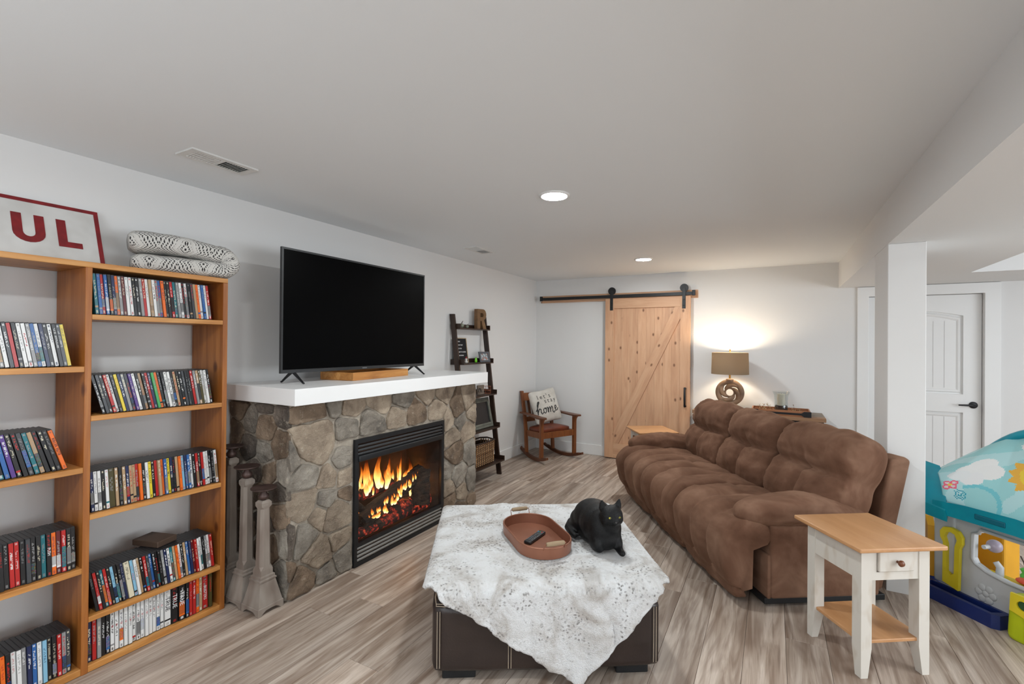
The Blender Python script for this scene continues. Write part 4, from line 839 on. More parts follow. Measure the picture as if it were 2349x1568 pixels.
zc = 0.195; RO = 0.122
B().tube([(RO*math.cos(a), 0, zc+RO*math.sin(a)) for a in [2*PI*k/48 for k in range(48)]], 0.0195, 12, flat=1.5, closed=True).out('outer_ring', M_lampw, lp, 60)
for q in range(4):
    a0 = q*PI/2+0.5; pts = []
    for k in range(17):
        u = k/16; a = a0+u*2.0; r = 0.118+(0.050-0.118)*u**0.9; pts.append((r*math.cos(a), -0.010*math.sin(u*PI), zc+r*math.sin(a)))
    B().tube(pts, [0.011+0.005*math.sin(PI*k/16) for k in range(17)], 10, flat=1.5).out('inner_band', M_lampw, lp, 60)
B().tube([(0.050*math.cos(a), 0.004, zc+0.050*math.sin(a)) for a in [2*PI*k/32 for k in range(32)]], 0.012, 10, closed=True).out('inner_ring', M_lampw, lp, 60)
B().lathe([(0.042, zc+RO+0.010), (0.040, zc+RO+0.030), (0.030, zc+RO+0.036), (0.0, zc+RO+0.037)], 20).out('collar', M_lampw, lp, 50)
M_brass = mat('warm_brass', c(176, 136, 72), 0.35, 0.8)
B().cyl((0, 0, zc+RO+0.036), (0, 0, 0.47), 0.010, None, 12).out('stem', M_brass, lp)
SZ0, SZ1 = 0.405, 0.650
t = NT('linen_shade'); v = t.coord((1, 1, 1)); w1 = t.noise(t.coord((260, 260, 8)), 1.0, 2); w2 = t.noise(t.coord((8, 8, 300)), 1.0, 2); sm_ = t.add('ShaderNodeMath', operation='ADD'); t.link(w1, sm_.inputs[0]); t.link(w2, sm_.inputs[1])
shc = t.ramp(sm_.outputs[0], [(0.35, c(108, 94, 78)), (0.65, c(150, 134, 114))])
df = t.add('ShaderNodeBsdfDiffuse'); tl = t.add('ShaderNodeBsdfTranslucent'); mx = t.add('ShaderNodeMixShader'); mx.inputs[0].default_value = 0.32
t.link(shc, df.inputs[0]); t.link(shc, tl.inputs[0]); t.link(df.outputs[0], mx.inputs[1]); t.link(tl.outputs[0], mx.inputs[2]); t.link(mx.outputs[0], t.n['Material Output'].inputs[0])
n = 40; B().loft([[(r*math.cos(2*PI*i/n), r*math.sin(2*PI*i/n), z) for i in range(n)] for r, z in ((0.197, SZ0), (0.191, SZ1), (0.189, SZ1), (0.195, SZ0))], caps=False).out('shade', t.m, lp, 40)
for a in (0, 2*PI/3, 4*PI/3): B().cyl((0, 0, SZ1-0.012), (0.189*math.cos(a), 0.189*math.sin(a), SZ1-0.006), 0.002, None, 6).out('spider_arm', M_brass, lp)
B().tube([(0.0, 0.0, 0.47), (0.045, 0, 0.49), (0.055, 0, 0.56), (0.02, 0, SZ1-0.012), (0, 0, SZ1-0.008)], 0.0016, 6).out('harp', M_brass, lp)
B().lathe([(0.004, SZ1-0.008), (0.004, SZ1+0.010), (0.009, SZ1+0.016), (0.009, SZ1+0.022), (0.004, SZ1+0.030), (0.007, SZ1+0.036), (0.0, SZ1+0.042)], 14).out('finial', M_brass, lp, 60)
B().ball((0, 0, 0.515), (0.028, 0.028, 0.040), 16).out('bulb', emis('lit_bulb', (1.0, 0.78, 0.5, 1), 30.0), lp, 180)
pd = bpy.data.lights.new('bulb_light', 'POINT'); pd.energy = LAMP_POWER; pd.color = (1.0, 0.82, 0.60); pd.shadow_soft_size = 0.045
pl_ = bpy.data.objects.new('bulb_light', pd); COL.objects.link(pl_); pl_.parent = lp; pl_.location = (0, 0, 0.515)
bpy.data.materials['lit_bulb'].cycles.emission_sampling = 'NONE'
pl_.location = (0.0, 0.0, 0.575)
tr_ = thing('serving_tray', 'wooden serving tray with black metal corners on console table', 'tray', (0.070, 5.835, CZ+0.0005))
M_trayw = wood('tray_wood', [(0.3, c(138, 86, 54)), (0.7, c(176, 120, 82))], axis=0, rough=0.5)
tw, td, thh = 0.262, 0.125, 0.062
B().box((-tw, -td, 0), (tw, td, 0.010), 0.001).out('base', M_trayw, tr_)
for s in (-1, 1):
    b = B(); b.loft([[(x, s*(td+o_), 0.0), (x, s*(td+o_), thh), (x, s*(td+o_-0.010), thh), (x, s*(td+o_-0.010), 0.0)] for x, o_ in ((-tw, 0.01), (tw, 0.01))]); b.out('long_side', M_trayw, tr_)
    B().box((s*tw-0.006, -td, 0.0105), (s*tw+0.006, td, thh), 0.001).out('short_side', M_trayw, tr_)
yb = -td-0.0105
B().prism([(-tw-0.012, 0.002), (-tw+0.05, 0.002), (-tw+0.075, 0.020), (tw-0.075, 0.020), (tw-0.05, 0.002), (tw+0.012, 0.002), (tw+0.012, 0.058), (tw-0.05, 0.058), (tw-0.075, 0.040), (-tw+0.075, 0.040), (-tw+0.05, 0.058), (-tw-0.012, 0.058)], yb-0.004, yb, ax=1).out('metal_strap', M_black, tr_)
# hurricane glass with pillar candle and dark filler
hc = thing('hurricane_candle', 'cream pillar candle in a flared glass hurricane on the tray', 'candle', (0.078, 5.84, CZ+0.0115))
n = 32; prof = [(0.058, 0.002), (0.066, 0.012), (0.064, 0.08), (0.062, 0.13), (0.067, 0.19), (0.083, 0.232), (0.081, 0.232), (0.065, 0.190), (0.060, 0.13), (0.062, 0.08), (0.064, 0.014), (0.0005, 0.008)]
B().lathe(prof, n, caps=False).out('glass', M_glass, hc, 50)
M_wax = mat('cream_wax', c(228, 220, 200), 0.5); B().lathe([(0.036, 0.075), (0.037, 0.08), (0.037, 0.205), (0.030, 0.208), (0.0, 0.203)], 24).out('pillar', M_wax, hc, 40)
B().cyl((0, 0, 0.203), (0.001, 0, 0.214), 0.0012, None, 6).out('wick', M_black, hc)
fl = B(); rr = random.Random(5)
fl.lathe([(0.0588, 0.010), (0.0588, 0.078), (0.0, 0.082)], 24)
for k in range(150):
    a = rr.uniform(0, 2*PI); r = 0.052*math.sqrt(rr.random()); fl.ball((r*math.cos(a), r*math.sin(a), 0.080+0.003*rr.random()), (0.006, 0.005, 0.004), 6)
fo = fl.out('filler', mat('coffee_beans', c(70, 54, 46), 0.6, col2=c(44, 32, 28), scale=80, bump=0.6, bscale=90), hc); fo['kind'] = 'stuff'
# berry garland round the candle
gb = B(); gt = B(); rr = random.Random(9)
for k in range(90):
    a = rr.uniform(0, 2*PI); x0, y0 = 0.17*math.cos(a)*rr.uniform(0.55, 1.0), 0.088*math.sin(a); z0 = rr.uniform(0.004, 0.018); lift = rr.uniform(0.0, 0.045)+(0.035 if rr.random() < 0.12 else 0)
    dx, dy = rr.uniform(-0.05, 0.05), rr.uniform(-0.02, 0.02)
    if math.hypot((x0+dx), (y0+dy)) < 0.098 or math.hypot(x0, y0) < 0.098: continue
    x1, y1 = max(-0.24, min(0.24, x0+dx)), max(-0.105, min(0.105, y0+dy)); gt.tube([(x0, y0, z0), ((x0+x1)/2, (y0+y1)/2, z0+lift*0.7), (x1, y1, z0+lift)], 0.0010, 4)
    for q in range(3): gb.ball((x1+rr.uniform(-0.008, 0.008), max(-0.108, min(0.108, y1+rr.uniform(-0.006, 0.006))), z0+lift+rr.uniform(-0.004, 0.006)), 0.0042, 6)
for (x, y, h) in ((-0.20, 0.02, 0.085), (-0.17, 0.04, 0.07), (-0.12, 0.05, 0.095), (-0.10, 0.03, 0.08), (-0.21, -0.02, 0.07)):
    gt.tube([(x+0.03, y, 0.01), (x+0.012, y, h*0.55), (x, y, h)], 0.0011, 4)
    for q in range(4): gb.ball((x+rr.uniform(-0.012, 0.02), y+rr.uniform(-0.01, 0.01), h-q*0.011), 0.0036, 6)
gr = thing('berry_garland', 'cream and brown berry garland around the hurricane candle', 'garland', (0.070, 5.838, CZ+0.0115))
for bb_, nm, m in ((gb, 'berries', mat('berry_mix', c(216, 188, 134), 0.5, col2=c(96, 64, 40), scale=90, lo=0.45, hi=0.55)), (gt, 'twigs', M_stem)): q = bb_.out(nm, m, gr); q['kind'] = 'stuff'
# ------------------------------------------------------------------ reclining sofa
t = NT('brown_microsuede'); v = t.coord(); g = t.noise(v, 3.2, 4, 0.6, 0.5)
t.base(t.ramp(g, [(0.32, c(90, 62, 47)), (0.5, c(112, 81, 64)), (0.70, c(138, 106, 87))])); t.set(Roughness=0.9); t.b.inputs['Specular IOR Level'].default_value = 0.15
t.b.inputs['Sheen Weight'].default_value = 0.35; t.b.inputs['Sheen Roughness'].default_value = 0.5; t.b.inputs['Sheen Tint'].default_value = c(170, 136, 112)
t.bump(t.noise(v, 14, 3, 0.6), 0.25, 0.012); M_suede = t.m
sf_rz = math.atan2(-0.836, 0.549)
sf = thing('reclining_sofa', 'brown microsuede three-seat reclining sofa', 'sofa', (-0.361, 4.141, 0), sf_rz)
def gs(x, w): return math.exp(-(x/w)**2)
# base plinth and lower body
B().box((-1.03, -0.30, 0.02), (1.05, 0.44, 0.055), 0.004).out('plinth', M_black, sf)
B().box((-0.86, -0.36, 0.055), (0.87, 0.42, 0.36), 0.02, 3).out('seat_base', M_suede, sf, 40)
# seat cushions: waterfall front that flares in front of the arms
def seat(xa, xb, la, lb):
    """la / lb: how far the outer edge runs in front of the arm (0 for an inner edge)"""
    NSX = 40; secs = []
    for k in range(NSX+1):
        u = k/NSX; x = xa+(xb-xa)*u; e = min(u, 1-u)*(xb-xa); rnd = math.sqrt(max(0.0, 1-(1-min(1, e/0.055))**2)); sh = 0.045*(1-rnd)
        yb = 0.20
        if la and x < -0.85: yb = 0.20-(min(1.0, (-0.85-x)/0.05))*0.46
        if lb and x > 0.85: yb = 0.20-(min(1.0, (x-0.85)/0.05))*0.46
        P0 = []
        # top from the back to the front edge
        for i in range(15): q = i/14; y = yb+(-0.40-yb)*q; P0.append((y, 0.452+0.032*math.sin(PI*min(1, q*1.02)*0.9)+0.018*q, 0, 1, q))
        for i in range(1, 12): a = PI/2+PI*0.52*i/11; P0.append((-0.40+0.125*math.cos(a), 0.345+0.125*math.sin(a), math.cos(a), math.sin(a), 1))
        for i in range(1, 9): q = i/8; P0.append((-0.525+0.065*q*q, 0.335-0.215*q, -1, 0, 1))
        P0.append((-0.43, 0.105, -0.5, -0.8, 0)); P0.append((-0.37, 0.12, 0, -1, 0)); P0.append((-0.365, 0.34, 0, 0, 0)); P0.append((max(yb-0.02, -0.30), 0.37, 0, 0, 0)); P0.append((yb, 0.40, 0, 0, 0))
        ring = []; un = u*3; seam = min(abs(un-1), abs(un-2)); N = len(P0)
        for i, (y, z, ny, nz_, vis) in enumerate(P0):
            d = 0.0
            if vis:
                # channel seams run over the front, one cross seam towards the back
                front = 1/(1+math.exp((y+0.10)/0.03)); d += 0.034*(1-math.exp(-(seam/0.15)**2)) * front - 0.004*front
                d += 0.014*(1-front)*(1-gs(u-0.5, 0.05)*0.6)
                d -= 0.018*gs(y+0.095+0.03*math.sin(u*PI), 0.016)
                d += 0.010*nz(x*7, y*9, z*9)+0.005*nz(x*22, y*16, z*20)
                d -= sh
            ring.append((x, y+ny*d*1.0, z+nz_*d-(sh*0.25 if not vis else 0)))
        secs.append(ring)
    B().loft(secs).out('seat_cushion', M_suede, sf, 75)
seat(-1.035, -0.338, 1, 0); seat(-0.332, 0.332, 0, 0); seat(0.338, 1.045, 0, 1)
# lower footrest panels
for xa, xb in ((-1.0, -0.345), (-0.33, 0.33), (0.345, 1.01)):
    cx, hw = (xa+xb)/2, (xb-xa)/2
    B().pillow(lambda q: Vector((cx+q.x*hw, -0.425+q.y*0.045+q.z*-0.02*1.0-0.012*nz(q.x*3+cx, q.z*2), 0.085+q.z*0.062)), 12, 6).out('footrest_panel', M_suede, sf, 180)
# back cushions with a deep tuck and a pillowed headrest
def backc(xc, hw, sd):
    tl = math.radians(-24)
    def fn(q):
        x, y, z = q.x, q.y, q.z
        fr = max(0.0, -y)              # 1 on the front face
        h = 0.285; zz = z*h
        th = 0.115*(1-0.22*abs(z)**3)
        d = 0.0
        edge = (1-x**4)
        d += 0.075*math.exp(-((z-0.52)/0.42)**2)*edge            # headrest roll
        d += 0.050*math.exp(-((z+0.52)/0.40)**2)*(1-0.45*gs(x, 0.10))*edge   # lumbar, split by a seam
        d -= 0.062*gs(z-0.02-0.06*x*x, 0.075)*(0.45+0.55*gs(x, 0.75))  # tuck
        d -= 0.030*gs(x, 0.06)*(1 if z < 0.05 else math.exp(-((z-0.05)/0.18)**2))
        w1 = nz(x*2.2+sd, z*9+sd, 0.3)*0.010*(0.4+gs(z-0.9, 0.35)+gs(z-0.1, 0.25))+nz(x*5+sd, z*4, sd)*0.010+nz(x*9*(1+abs(x)), z*14+sd, sd)*0.005*(0.4+abs(x)**3*2)
        yy = y*th-(d+w1)*fr
        topr = 0.022*nz(x*3+sd, 7.7)*max(0, z)
        # front pinch of the vertical sides
        xx = x*(hw-0.02*gs(z-0.05, 0.2)*abs(x))
        pt = Vector((xx, yy, zz+topr+0.02*(1-x*x)*max(0, z)))
        r = Matrix.Rotation(tl, 3, 'X') @ pt
        return Vector((xc+r.x, 0.300+r.y, 0.672+r.z))
    B().pillow(fn, 34, 8.0).out('back_cushion', M_suede, sf, 180)
backc(-0.655, 0.335, 3); backc(0.012, 0.333, 17); backc(0.697, 0.355, 29)
# raked back frame
b = B(); b.loft([[(x, 0.36, 0.06), (x, 0.455, 0.06), (x, 0.635, 0.825), (x, 0.595, 0.85), (x, 0.50, 0.83)] for x in (-0.98, 1.02)]); b.out('back_frame', M_suede, sf, 30)
bv = bpy.data.objects['back_frame']; bake(bv, [('BEVEL', dict(width=0.02, segments=3, limit_method='ANGLE'))]); bv.data.polygons.foreach_set('use_smooth', [True]*len(bv.data.polygons))
for s in (-1, 1):
    xo = 1.06 if s > 0 else -1.04; xi = 0.885*s
    B().box((min(xi, xo), -0.265, 0.05), (max(xi, xo), 0.40, 0.47), 0.018, 3).out('arm_body', M_suede, sf, 40)
    B().box((min(xi, xo)+0.01, -0.285, 0.05), (max(xi, xo)-0.006, -0.262, 0.30), 0.008, 2).out('arm_front_panel', M_suede, sf, 40)
    def armf(q, s=s):
        L = 0.405; y = q.y*L-0.03; wd = 0.125*(1+0.10*math.sin((q.y+0.2)*2.2)); zt = 0.088*(1-0.14*(q.y > 0)*q.y)
        n_ = 0.008*nz(q.x*2+s*5, q.y*6, q.z*2)+0.004*nz(q.x*5, q.y*14, q.z*4+s)
        return Vector((s*0.955+q.x*(wd+n_)+0.012*s, y, 0.522+q.z*(zt+n_)+0.018*(1-abs(q.y))-0.025*max(0, q.y)))
    B().pillow(armf, 20, 2.6).out('arm_pad', M_suede, sf, 180)

# ------------------------------------------------------------------ end tables
M_honey = wood('honey_top', [(0.3, c(186, 134, 88)), (0.7, c(208, 158, 112))], axis=1, rough=0.35, lines=10, rnd=0.04, bump=0.05)
M_cream = mat('distressed_white', c(214, 208, 198), 0.55, col2=c(196, 184, 168), scale=16, lo=0.25, hi=0.45, stretch=(1, 1, 0.4))
M_edge = mat('rubbed_edge', c(150, 118, 84), 0.6); M_knob = mat('knob_wood', c(116, 66, 40), 0.35)
def leg_poly(b, x, y, ix, iy, h, w0=0.052, w1=0.034):
    """square leg; its two inner faces taper over the lowest part"""
    secs = []
    for z, w in ((0.0, w1), (0.13, w0), (h, w0)):
        secs.append([(x, y, z), (x+ix*w, y, z), (x+ix*w, y+iy*w, z), (x, y+iy*w, z)])
    return b.loft(secs)
def end_table(label, loc, rz, W, D, Hh, door):
    e = thing('end_table', label, 'end table', loc, rz, 'white end tables with wooden tops'); ov = 0.045
    B().box((-W/2, -D/2, Hh-0.02), (W/2, D/2, Hh), 0.005, 3).out('top', M_honey, e, 40)
    x1, y1 = W/2-ov, D/2-ov
    for sx in (-1, 1):
        for sy in (-1, 1): leg_poly(B(), sx*x1, sy*y1, -sx, -sy, Hh-0.0205).out('leg', M_cream, e)
    az = Hh-0.165
    for sx in (-1, 1): B().box((sx*(x1-0.012)-0.009, -y1+0.052, az), (sx*(x1-0.012)+0.009, y1-0.052, Hh-0.0205)).out('side_apron', M_cream, e)
    B().box((-x1+0.052, y1-0.022, az), (x1-0.052, y1-0.004, Hh-0.0205)).out('back_apron', M_cream, e)
    iw = x1-0.052
    B().holed([(-iw, az), (iw, az), (iw, Hh-0.0205), (-iw, Hh-0.0205)], [[(-iw+0.026, az+0.036), (iw-0.026, az+0.036), (iw-0.026, Hh-0.028), (-iw+0.026, Hh-0.028)]], -y1+0.004, -y1+0.022, ax=1).out('front_apron', M_cream, e)
    d = B().box((-iw+0.031, -y1-0.008, az+0.041), (iw-0.031, -y1+0.02, Hh-0.033), 0.004, 2).out('drawer', M_cream, e)
    zc_ = (az+0.041+Hh-0.033)/2
    B().lathe([(0.006, 0), (0.006, 0.010), (0.013, 0.016), (0.015, 0.023), (0.010, 0.030), (0.0, 0.031)], 16).move(Matrix.Translation((0, -y1-0.007, zc_)) @ Matrix.Rotation(PI/2, 4, 'X')).out('knob', M_knob, d, 60)
    if door:
        q = B().box((-iw+0.002, -y1+0.006, 0.17), (iw-0.002, -y1+0.024, az-0.006), 0.004).out('cabinet_door', M_cream, e)
        B().box((-iw+0.03, -y1-0.0, 0.20), (iw-0.03, -y1+0.0055, az-0.035), 0.004).out('door_panel', M_edge, q)
    B().box((-x1+0.010, -y1+0.010, 0.150), (x1-0.010, y1-0.010, 0.166), 0.003).out('lower_shelf', M_honey, e)
r1 = math.atan2(0.56, 0.828)
end_table('white end table with honey wood top and one drawer, beside sofa arm', (0.400, 2.893, 0), r1, 0.428, 0.432, 0.605, False)
end_table('small white end table with drawer between sofa and barn door', (-1.185, 5.405, 0), r1-PI/2, 0.44, 0.44, 0.565, True)

# ------------------------------------------------------------------ ottoman and fur throw
oa = math.atan2(0.531, 0.847); OW, OD, OH = 1.030, 0.975, 0.435
ot = thing('ottoman', 'large square dark brown leather ottoman under a fur throw', 'ottoman', (-1.305, 1.662, 0), oa)
M_esp = mat('espresso_leather', c(50, 39, 35), 0.33, col2=c(40, 31, 28), scale=4, bump=0.2, bscale=130, bdist=0.003)
M_thread = mat('pale_thread', c(176, 160, 140), 0.8)
def softbox(x0, x1, y0, y1, z0, z1, bul, sd, p=30):
    def fn(q):
        n_ = 0.004*nz(q.x*3+sd, q.y*3, q.z*3); f = bul+n_
        return Vector(((x0+x1)/2+q.x*((x1-x0)/2+f*(1-q.y*q.y)*(abs(q.x) > 0.9)), (y0+y1)/2+q.y*((y1-y0)/2+f*(1-q.x*q.x)*(abs(q.y) > 0.9)), (z0+z1)/2+q.z*((z1-z0)/2+2.2*n_*(q.z > 0))))
    return B().pillow(fn, 16, p)
softbox(0.0, OW, 0.0, OD, 0.055, 0.345, 0.006, 2).out('base', M_esp, ot, 180)
softbox(0.003, OW-0.003, 0.003, OD-0.003, 0.325, OH, 0.006, 8, 9).out('top_cushion', M_esp, ot, 180)
for x in (0.12, OW-0.12):
    for y in (0.12, OD-0.12): B().box((x-0.075, y-0.075, 0), (x+0.075, y+0.075, 0.062), 0.006).out('foot', M_black, ot)
def stitch(pts): B().tube(pts, 0.0017, 5).out('stitching', M_thread, ot)
for dx in (-0.006, 0.006): stitch([(OW*0.335+dx, -0.0095, 0.075), (OW*0.335+dx, -0.0105, 0.2), (OW*0.335+dx, -0.0085, 0.322)])
for s, x in ((1, 0.0), (-1, OW)):
    for q in (0.012, 0.024): stitch([(x+s*(q+0.014), -0.0012, 0.078), (x+s*(q+0.014), -0.0025, 0.2), (x+s*(q+0.014), -0.0012, 0.325)])
    for dz in (0.0, 0.010): stitch([(x+s*0.020, -0.0015, 0.350+dz), (x+s*0.10, -0.0045, 0.346+dz), (x+s*0.30, -0.0075, 0.346+dz)])
    stitch([(x+s*0.022, -0.001, 0.352), (x+s*0.017, 0.0, 0.39), (x+s*0.024, 0.004, 0.422)])
# throw: a sheet wrapped over the top, one corner hanging down the front
t = NT('snow_leopard_fur'); v = t.coord()
spots = t.add('ShaderNodeTexVoronoi'); spots.inputs['Scale'].default_value = 62; dv = t.add('ShaderNodeVectorMath', operation='ADD'); nn = t.add('ShaderNodeTexNoise'); nn.inputs['Scale'].default_value = 18; t.link(v, nn.inputs['Vector'])
sc_ = t.add('ShaderNodeVectorMath', operation='SCALE'); t.link(nn.outputs[1], sc_.inputs[0]); sc_.inputs['Scale'].default_value = 0.035; t.link(v, dv.inputs[0]); t.link(sc_.outputs[0], dv.inputs[1]); t.link(dv.outputs[0], spots.inputs['Vector'])
cl = t.noise(v, 6.5, 5, 0.65, 0.6); sel = t.noise(v, 7, 4, 0.65)
sp = t.ramp(spots.outputs['Distance'], [(0.15, (1, 1, 1, 1)), (0.42, (0, 0, 0, 1))]); ms = t.add('ShaderNodeMath', operation='MULTIPLY'); t.link(sp, ms.inputs[0]); t.link(t.ramp(sel, [(0.43, (0, 0, 0, 1)), (0.58, (0.85, 0.85, 0.85, 1))]), ms.inputs[1])
o = t.ramp(cl, [(0.42, c(226, 226, 226)), (0.52, c(214, 212, 210)), (0.68, c(176, 168, 160))]); o = t.mix(ms.outputs[0], o, c(108, 102, 98)); t.base(o); t.set(Roughness=1.0); t.b.inputs['Specular IOR Level'].default_value = 0.05
t.b.inputs['Sheen Weight'].default_value = 0.25; t.bump(t.noise(v, 190, 2, 0.7), 0.9, 0.008); M_fur = t.m
APX, TH = 0.625, 0.018
def drop(a):      # how far the front edge hangs at position a across the front
    if a <= APX: return 0.02+0.415*max(0, (a-0.0))/APX
    return 0.02+0.415*max(0, (1.0-a))/(1-APX)
def wrapd(dst, R=0.03):
    """distance past an edge -> (outward, downward) round a fillet"""
    if dst <= 0: return dst, 0.0
    A = R*PI/2
    if dst < A: an = dst/R; return R*math.sin(an), R*(1-math.cos(an))
    return R, R+(dst-A)
th_b = B(); NU, NV = 150, 150; grid = []
for i in range(NU+1):
    u = i/NU; col = []
    p = -0.030+(OW+0.05)*u
    a = min(1, max(0, p/OW)); fr = drop(a)+(0.018*nz(p*9, 3.3)+0.008*nz(p*40, 1.0))*1.0; bk_ = 0.06+0.05*nz(p*4, 9.1)+0.015*nz(p*15, 2)
    for j in range(NV+1):
        q = -fr+(OD-0.01+fr+bk_)*(j/NV)
        # sides
        ox, dzx = wrapd(-p) if p < 0.03 else (wrapd(p-OW) if p > OW-0.03 else (0, 0))
        x = (-ox if p < 0.03 and p < 0 else p) if p < OW else OW+ox
        if 0 <= p <= OW: x, dzx = p, 0.0
        oy, dzy = (wrapd(-q) if q < 0 else (wrapd(q-OD) if q > OD else (0, 0)))
        y = -oy if q < 0 else (OD+oy if q > OD else q)
        z = OH+0.004-max(dzx, dzy)-0.3*min(dzx, dzy)
        fl0 = 1-0.92*max(math.exp(-(max(0, math.hypot(p-0.502, q-0.416)-0.23)/0.05)**2), math.exp(-(max(0, math.hypot(p-0.834, q-0.350)-0.16)/0.05)**2))
        wr = 0.016*nz(p*4.0, q*4.0, 1)+0.008*nz(p*11, q*11, 2)+0.0045*nz(p*50, q*50, 3)
        wr *= fl0
        # soft folds running down the hanging corner
        if q < 0: wr += 0.012*math.sin((p-APX)*24+q*5)*min(1, -q/0.2)
        nrm = Vector((0, -1, 0)) if dzy > 0.02 and q < 0 else (Vector((0, 1, 0)) if dzy > 0.02 else (Vector((-1 if p < 0 else 1, 0, 0)) if dzx > 0.02 else Vector((0, 0, 1))))
        pt = Vector((x, y, z))+nrm*(0.012+abs(wr) if nrm.z == 0 else max(0.0, wr)+0.002)
        pt.z = max(pt.z, 0.006); col.append(pt)
    grid.append(col)
rings = [[th_b.bm.verts.new(pt) for pt in col] for col in grid]
for i in range(NU):
    for j in range(NV): th_b.bm.faces.new((rings[i][j], rings[i+1][j], rings[i+1][j+1], rings[i][j+1]))
fur = th_b.out('fur_throw', M_fur, None, 180, (-1.305, 1.662, 0), (0, 0, oa))
bake(fur, [('SOLIDIFY', dict(thickness=TH, offset=1.0, use_rim=True))]); fur.data.polygons.foreach_set('use_smooth', [True]*len(fur.data.polygons))
tag(fur, 'white and grey spotted fur throw draped over the ottoman', 'throw blanket')
TOP = OH+0.027
# copper tray, remote control
cu_ = thing('copper_tray', 'oval copper tray with wooden handles on the fur throw', 'tray', (-1.100, 2.282, TOP+0.001), math.atan2(-0.67, 0.74))
M_copper = mat('brushed_copper', c(150, 100, 78), 0.42, 0.4, col2=c(134, 86, 66), scale=5, bump=0.1, bscale=60); M_hand = mat('handle_wood', c(150, 128, 100), 0.7)
def stad(hl, r, z, n=12): return [(hl+r*math.cos(a), r*math.sin(a), z) for a in [-PI/2+PI*k/n for k in range(n+1)]]+[(-hl+r*math.cos(a), r*math.sin(a), z) for a in [PI/2+PI*k/n for k in range(n+1)]]
HL, RR = 0.105, 0.140
B().loft([stad(HL, 0.06, 0.003), stad(HL, RR-0.006, 0.003), stad(HL, RR-0.004, 0.050), stad(HL, RR, 0.052), stad(HL, RR+0.003, 0.050), stad(HL, RR, 0.0), stad(HL, 0.05, 0.0)]).out('pan', M_copper, cu_, 45)
B().tube([Vector(p) for p in stad(HL, RR-0.001, 0.052, 14)], 0.0042, 8, closed=True).out('rim', M_copper, cu_, 60)
for s in (-1, 1):
    xe = s*(HL+RR); B().tube([(xe-s*0.012, -0.055, 0.045), (xe+s*0.006, -0.055, 0.078), (xe+s*0.008, 0.0, 0.080), (xe+s*0.006, 0.055, 0.078), (xe-s*0.012, 0.055, 0.045)], 0.0028, 6).out('handle_wire', M_copper, cu_)
    B().lathe([(0.008, -0.047), (0.0105, -0.042), (0.0115, 0.0), (0.0105, 0.042), (0.008, 0.047)], 14).move(Matrix.Translation((xe+s*0.0075, 0, 0.0795)) @ Matrix.Rotation(PI/2, 4, 'X')).out('grip', M_hand, cu_, 60)
rm = thing('remote_control', 'black television remote lying in the copper tray', 'remote control', (-1.105, 2.283, TOP+0.0045), math.radians(90-3))
B().box((-0.085, -0.021, 0), (0.085, 0.021, 0.016), 0.006, 3).out('body', mat('remote_plastic', (0.02, 0.02, 0.022, 1), 0.4), rm, 40)
M_btn = mat('button_grey', c(92, 94, 98), 0.5); M_bt = [mat('button_red', c(190, 50, 50), 0.5), mat('button_green', c(60, 150, 90), 0.5), mat('button_blue', c(70, 150, 200), 0.5)]
for i in range(9):
    for j in range(3):
        if i in (4, 5) and j != 1: continue
        B().box((-0.065+i*0.015, -0.013+j*0.011, 0.0155), (-0.057+i*0.015, -0.006+j*0.011, 0.0178), 0.0008, 1).out('button', M_bt[j] if i == 8 else M_btn, rm)

# ------------------------------------------------------------------ black cat in a loaf pose
ct_ = thing('cat', 'black cat lying on the fur throw beside the copper tray', 'cat', (-0.785, 2.402, TOP+0.004), math.radians(-52))
# local: +x is where the cat faces
cb = B()
for o_, r in (((-0.11, 0.0, 0.095), (0.125, 0.110, 0.098)), ((-0.02, 0.0, 0.100), (0.125, 0.104, 0.100)), ((0.055, 0.0, 0.100), (0.085, 0.088, 0.098)), ((-0.15, 0.065, 0.062), (0.085, 0.052, 0.066)), ((-0.15, -0.065, 0.062), (0.085, 0.052, 0.066)),
              ((0.06, 0.0, 0.062), (0.080, 0.084, 0.066)), ((0.095, 0.012, 0.145), (0.058, 0.056, 0.066)), ((0.118, 0.014, 0.188), (0.054, 0.058, 0.050)), ((0.150, 0.014, 0.172), (0.028, 0.032, 0.024)), ((0.128, 0.044, 0.172), (0.034, 0.026, 0.028)), ((0.128, -0.016, 0.172), (0.034, 0.026, 0.028)),
              ((0.172, 0.014, 0.167), (0.010, 0.014, 0.012)), ((0.08, 0.055, 0.04), (0.058, 0.028, 0.040)), ((0.08, -0.055, 0.04), (0.058, 0.028, 0.040)), ((-0.06, 0.0, 0.03), (0.15, 0.10, 0.034))): cb.ball(o_, r, 20)
for a, b_, q, w in (((0.085, 0.050, 0.07), (0.125, 0.052, 0.02), 0.030, 0.020), ((0.125, 0.052, 0.022), (0.160, 0.052, 0.0145), 0.020, 0.017)): cb.tube([a, Vector(a).lerp(Vector(b_), 0.5), b_], [q, (q+w)/2, w], 12)
cb.ball((0.165, 0.052, 0.016), (0.022, 0.018, 0.016), 12); cb.ball((0.10, -0.045, 0.018), (0.035, 0.024, 0.019), 12)
for s in (-1, 1):
    y = 0.014+s*0.036; cb.loft([[(0.098+0.014*math.cos(q)*f+0.004*k, y+s*0.006*k+0.026*math.sin(q)*f, 0.214+h) for q in [2*PI*i/10 for i in range(10)]] for k, (f, h) in enumerate(((1.0, 0.0), (0.66, 0.028), (0.12, 0.056)))])
cb.tube([(-0.22, 0.02, 0.06), (-0.245, -0.03, 0.045), (-0.235, -0.09, 0.030), (-0.17, -0.125, 0.026), (-0.10, -0.125, 0.024), (-0.05, -0.118, 0.022)], [0.030, 0.026, 0.023, 0.021, 0.019, 0.012], 12)
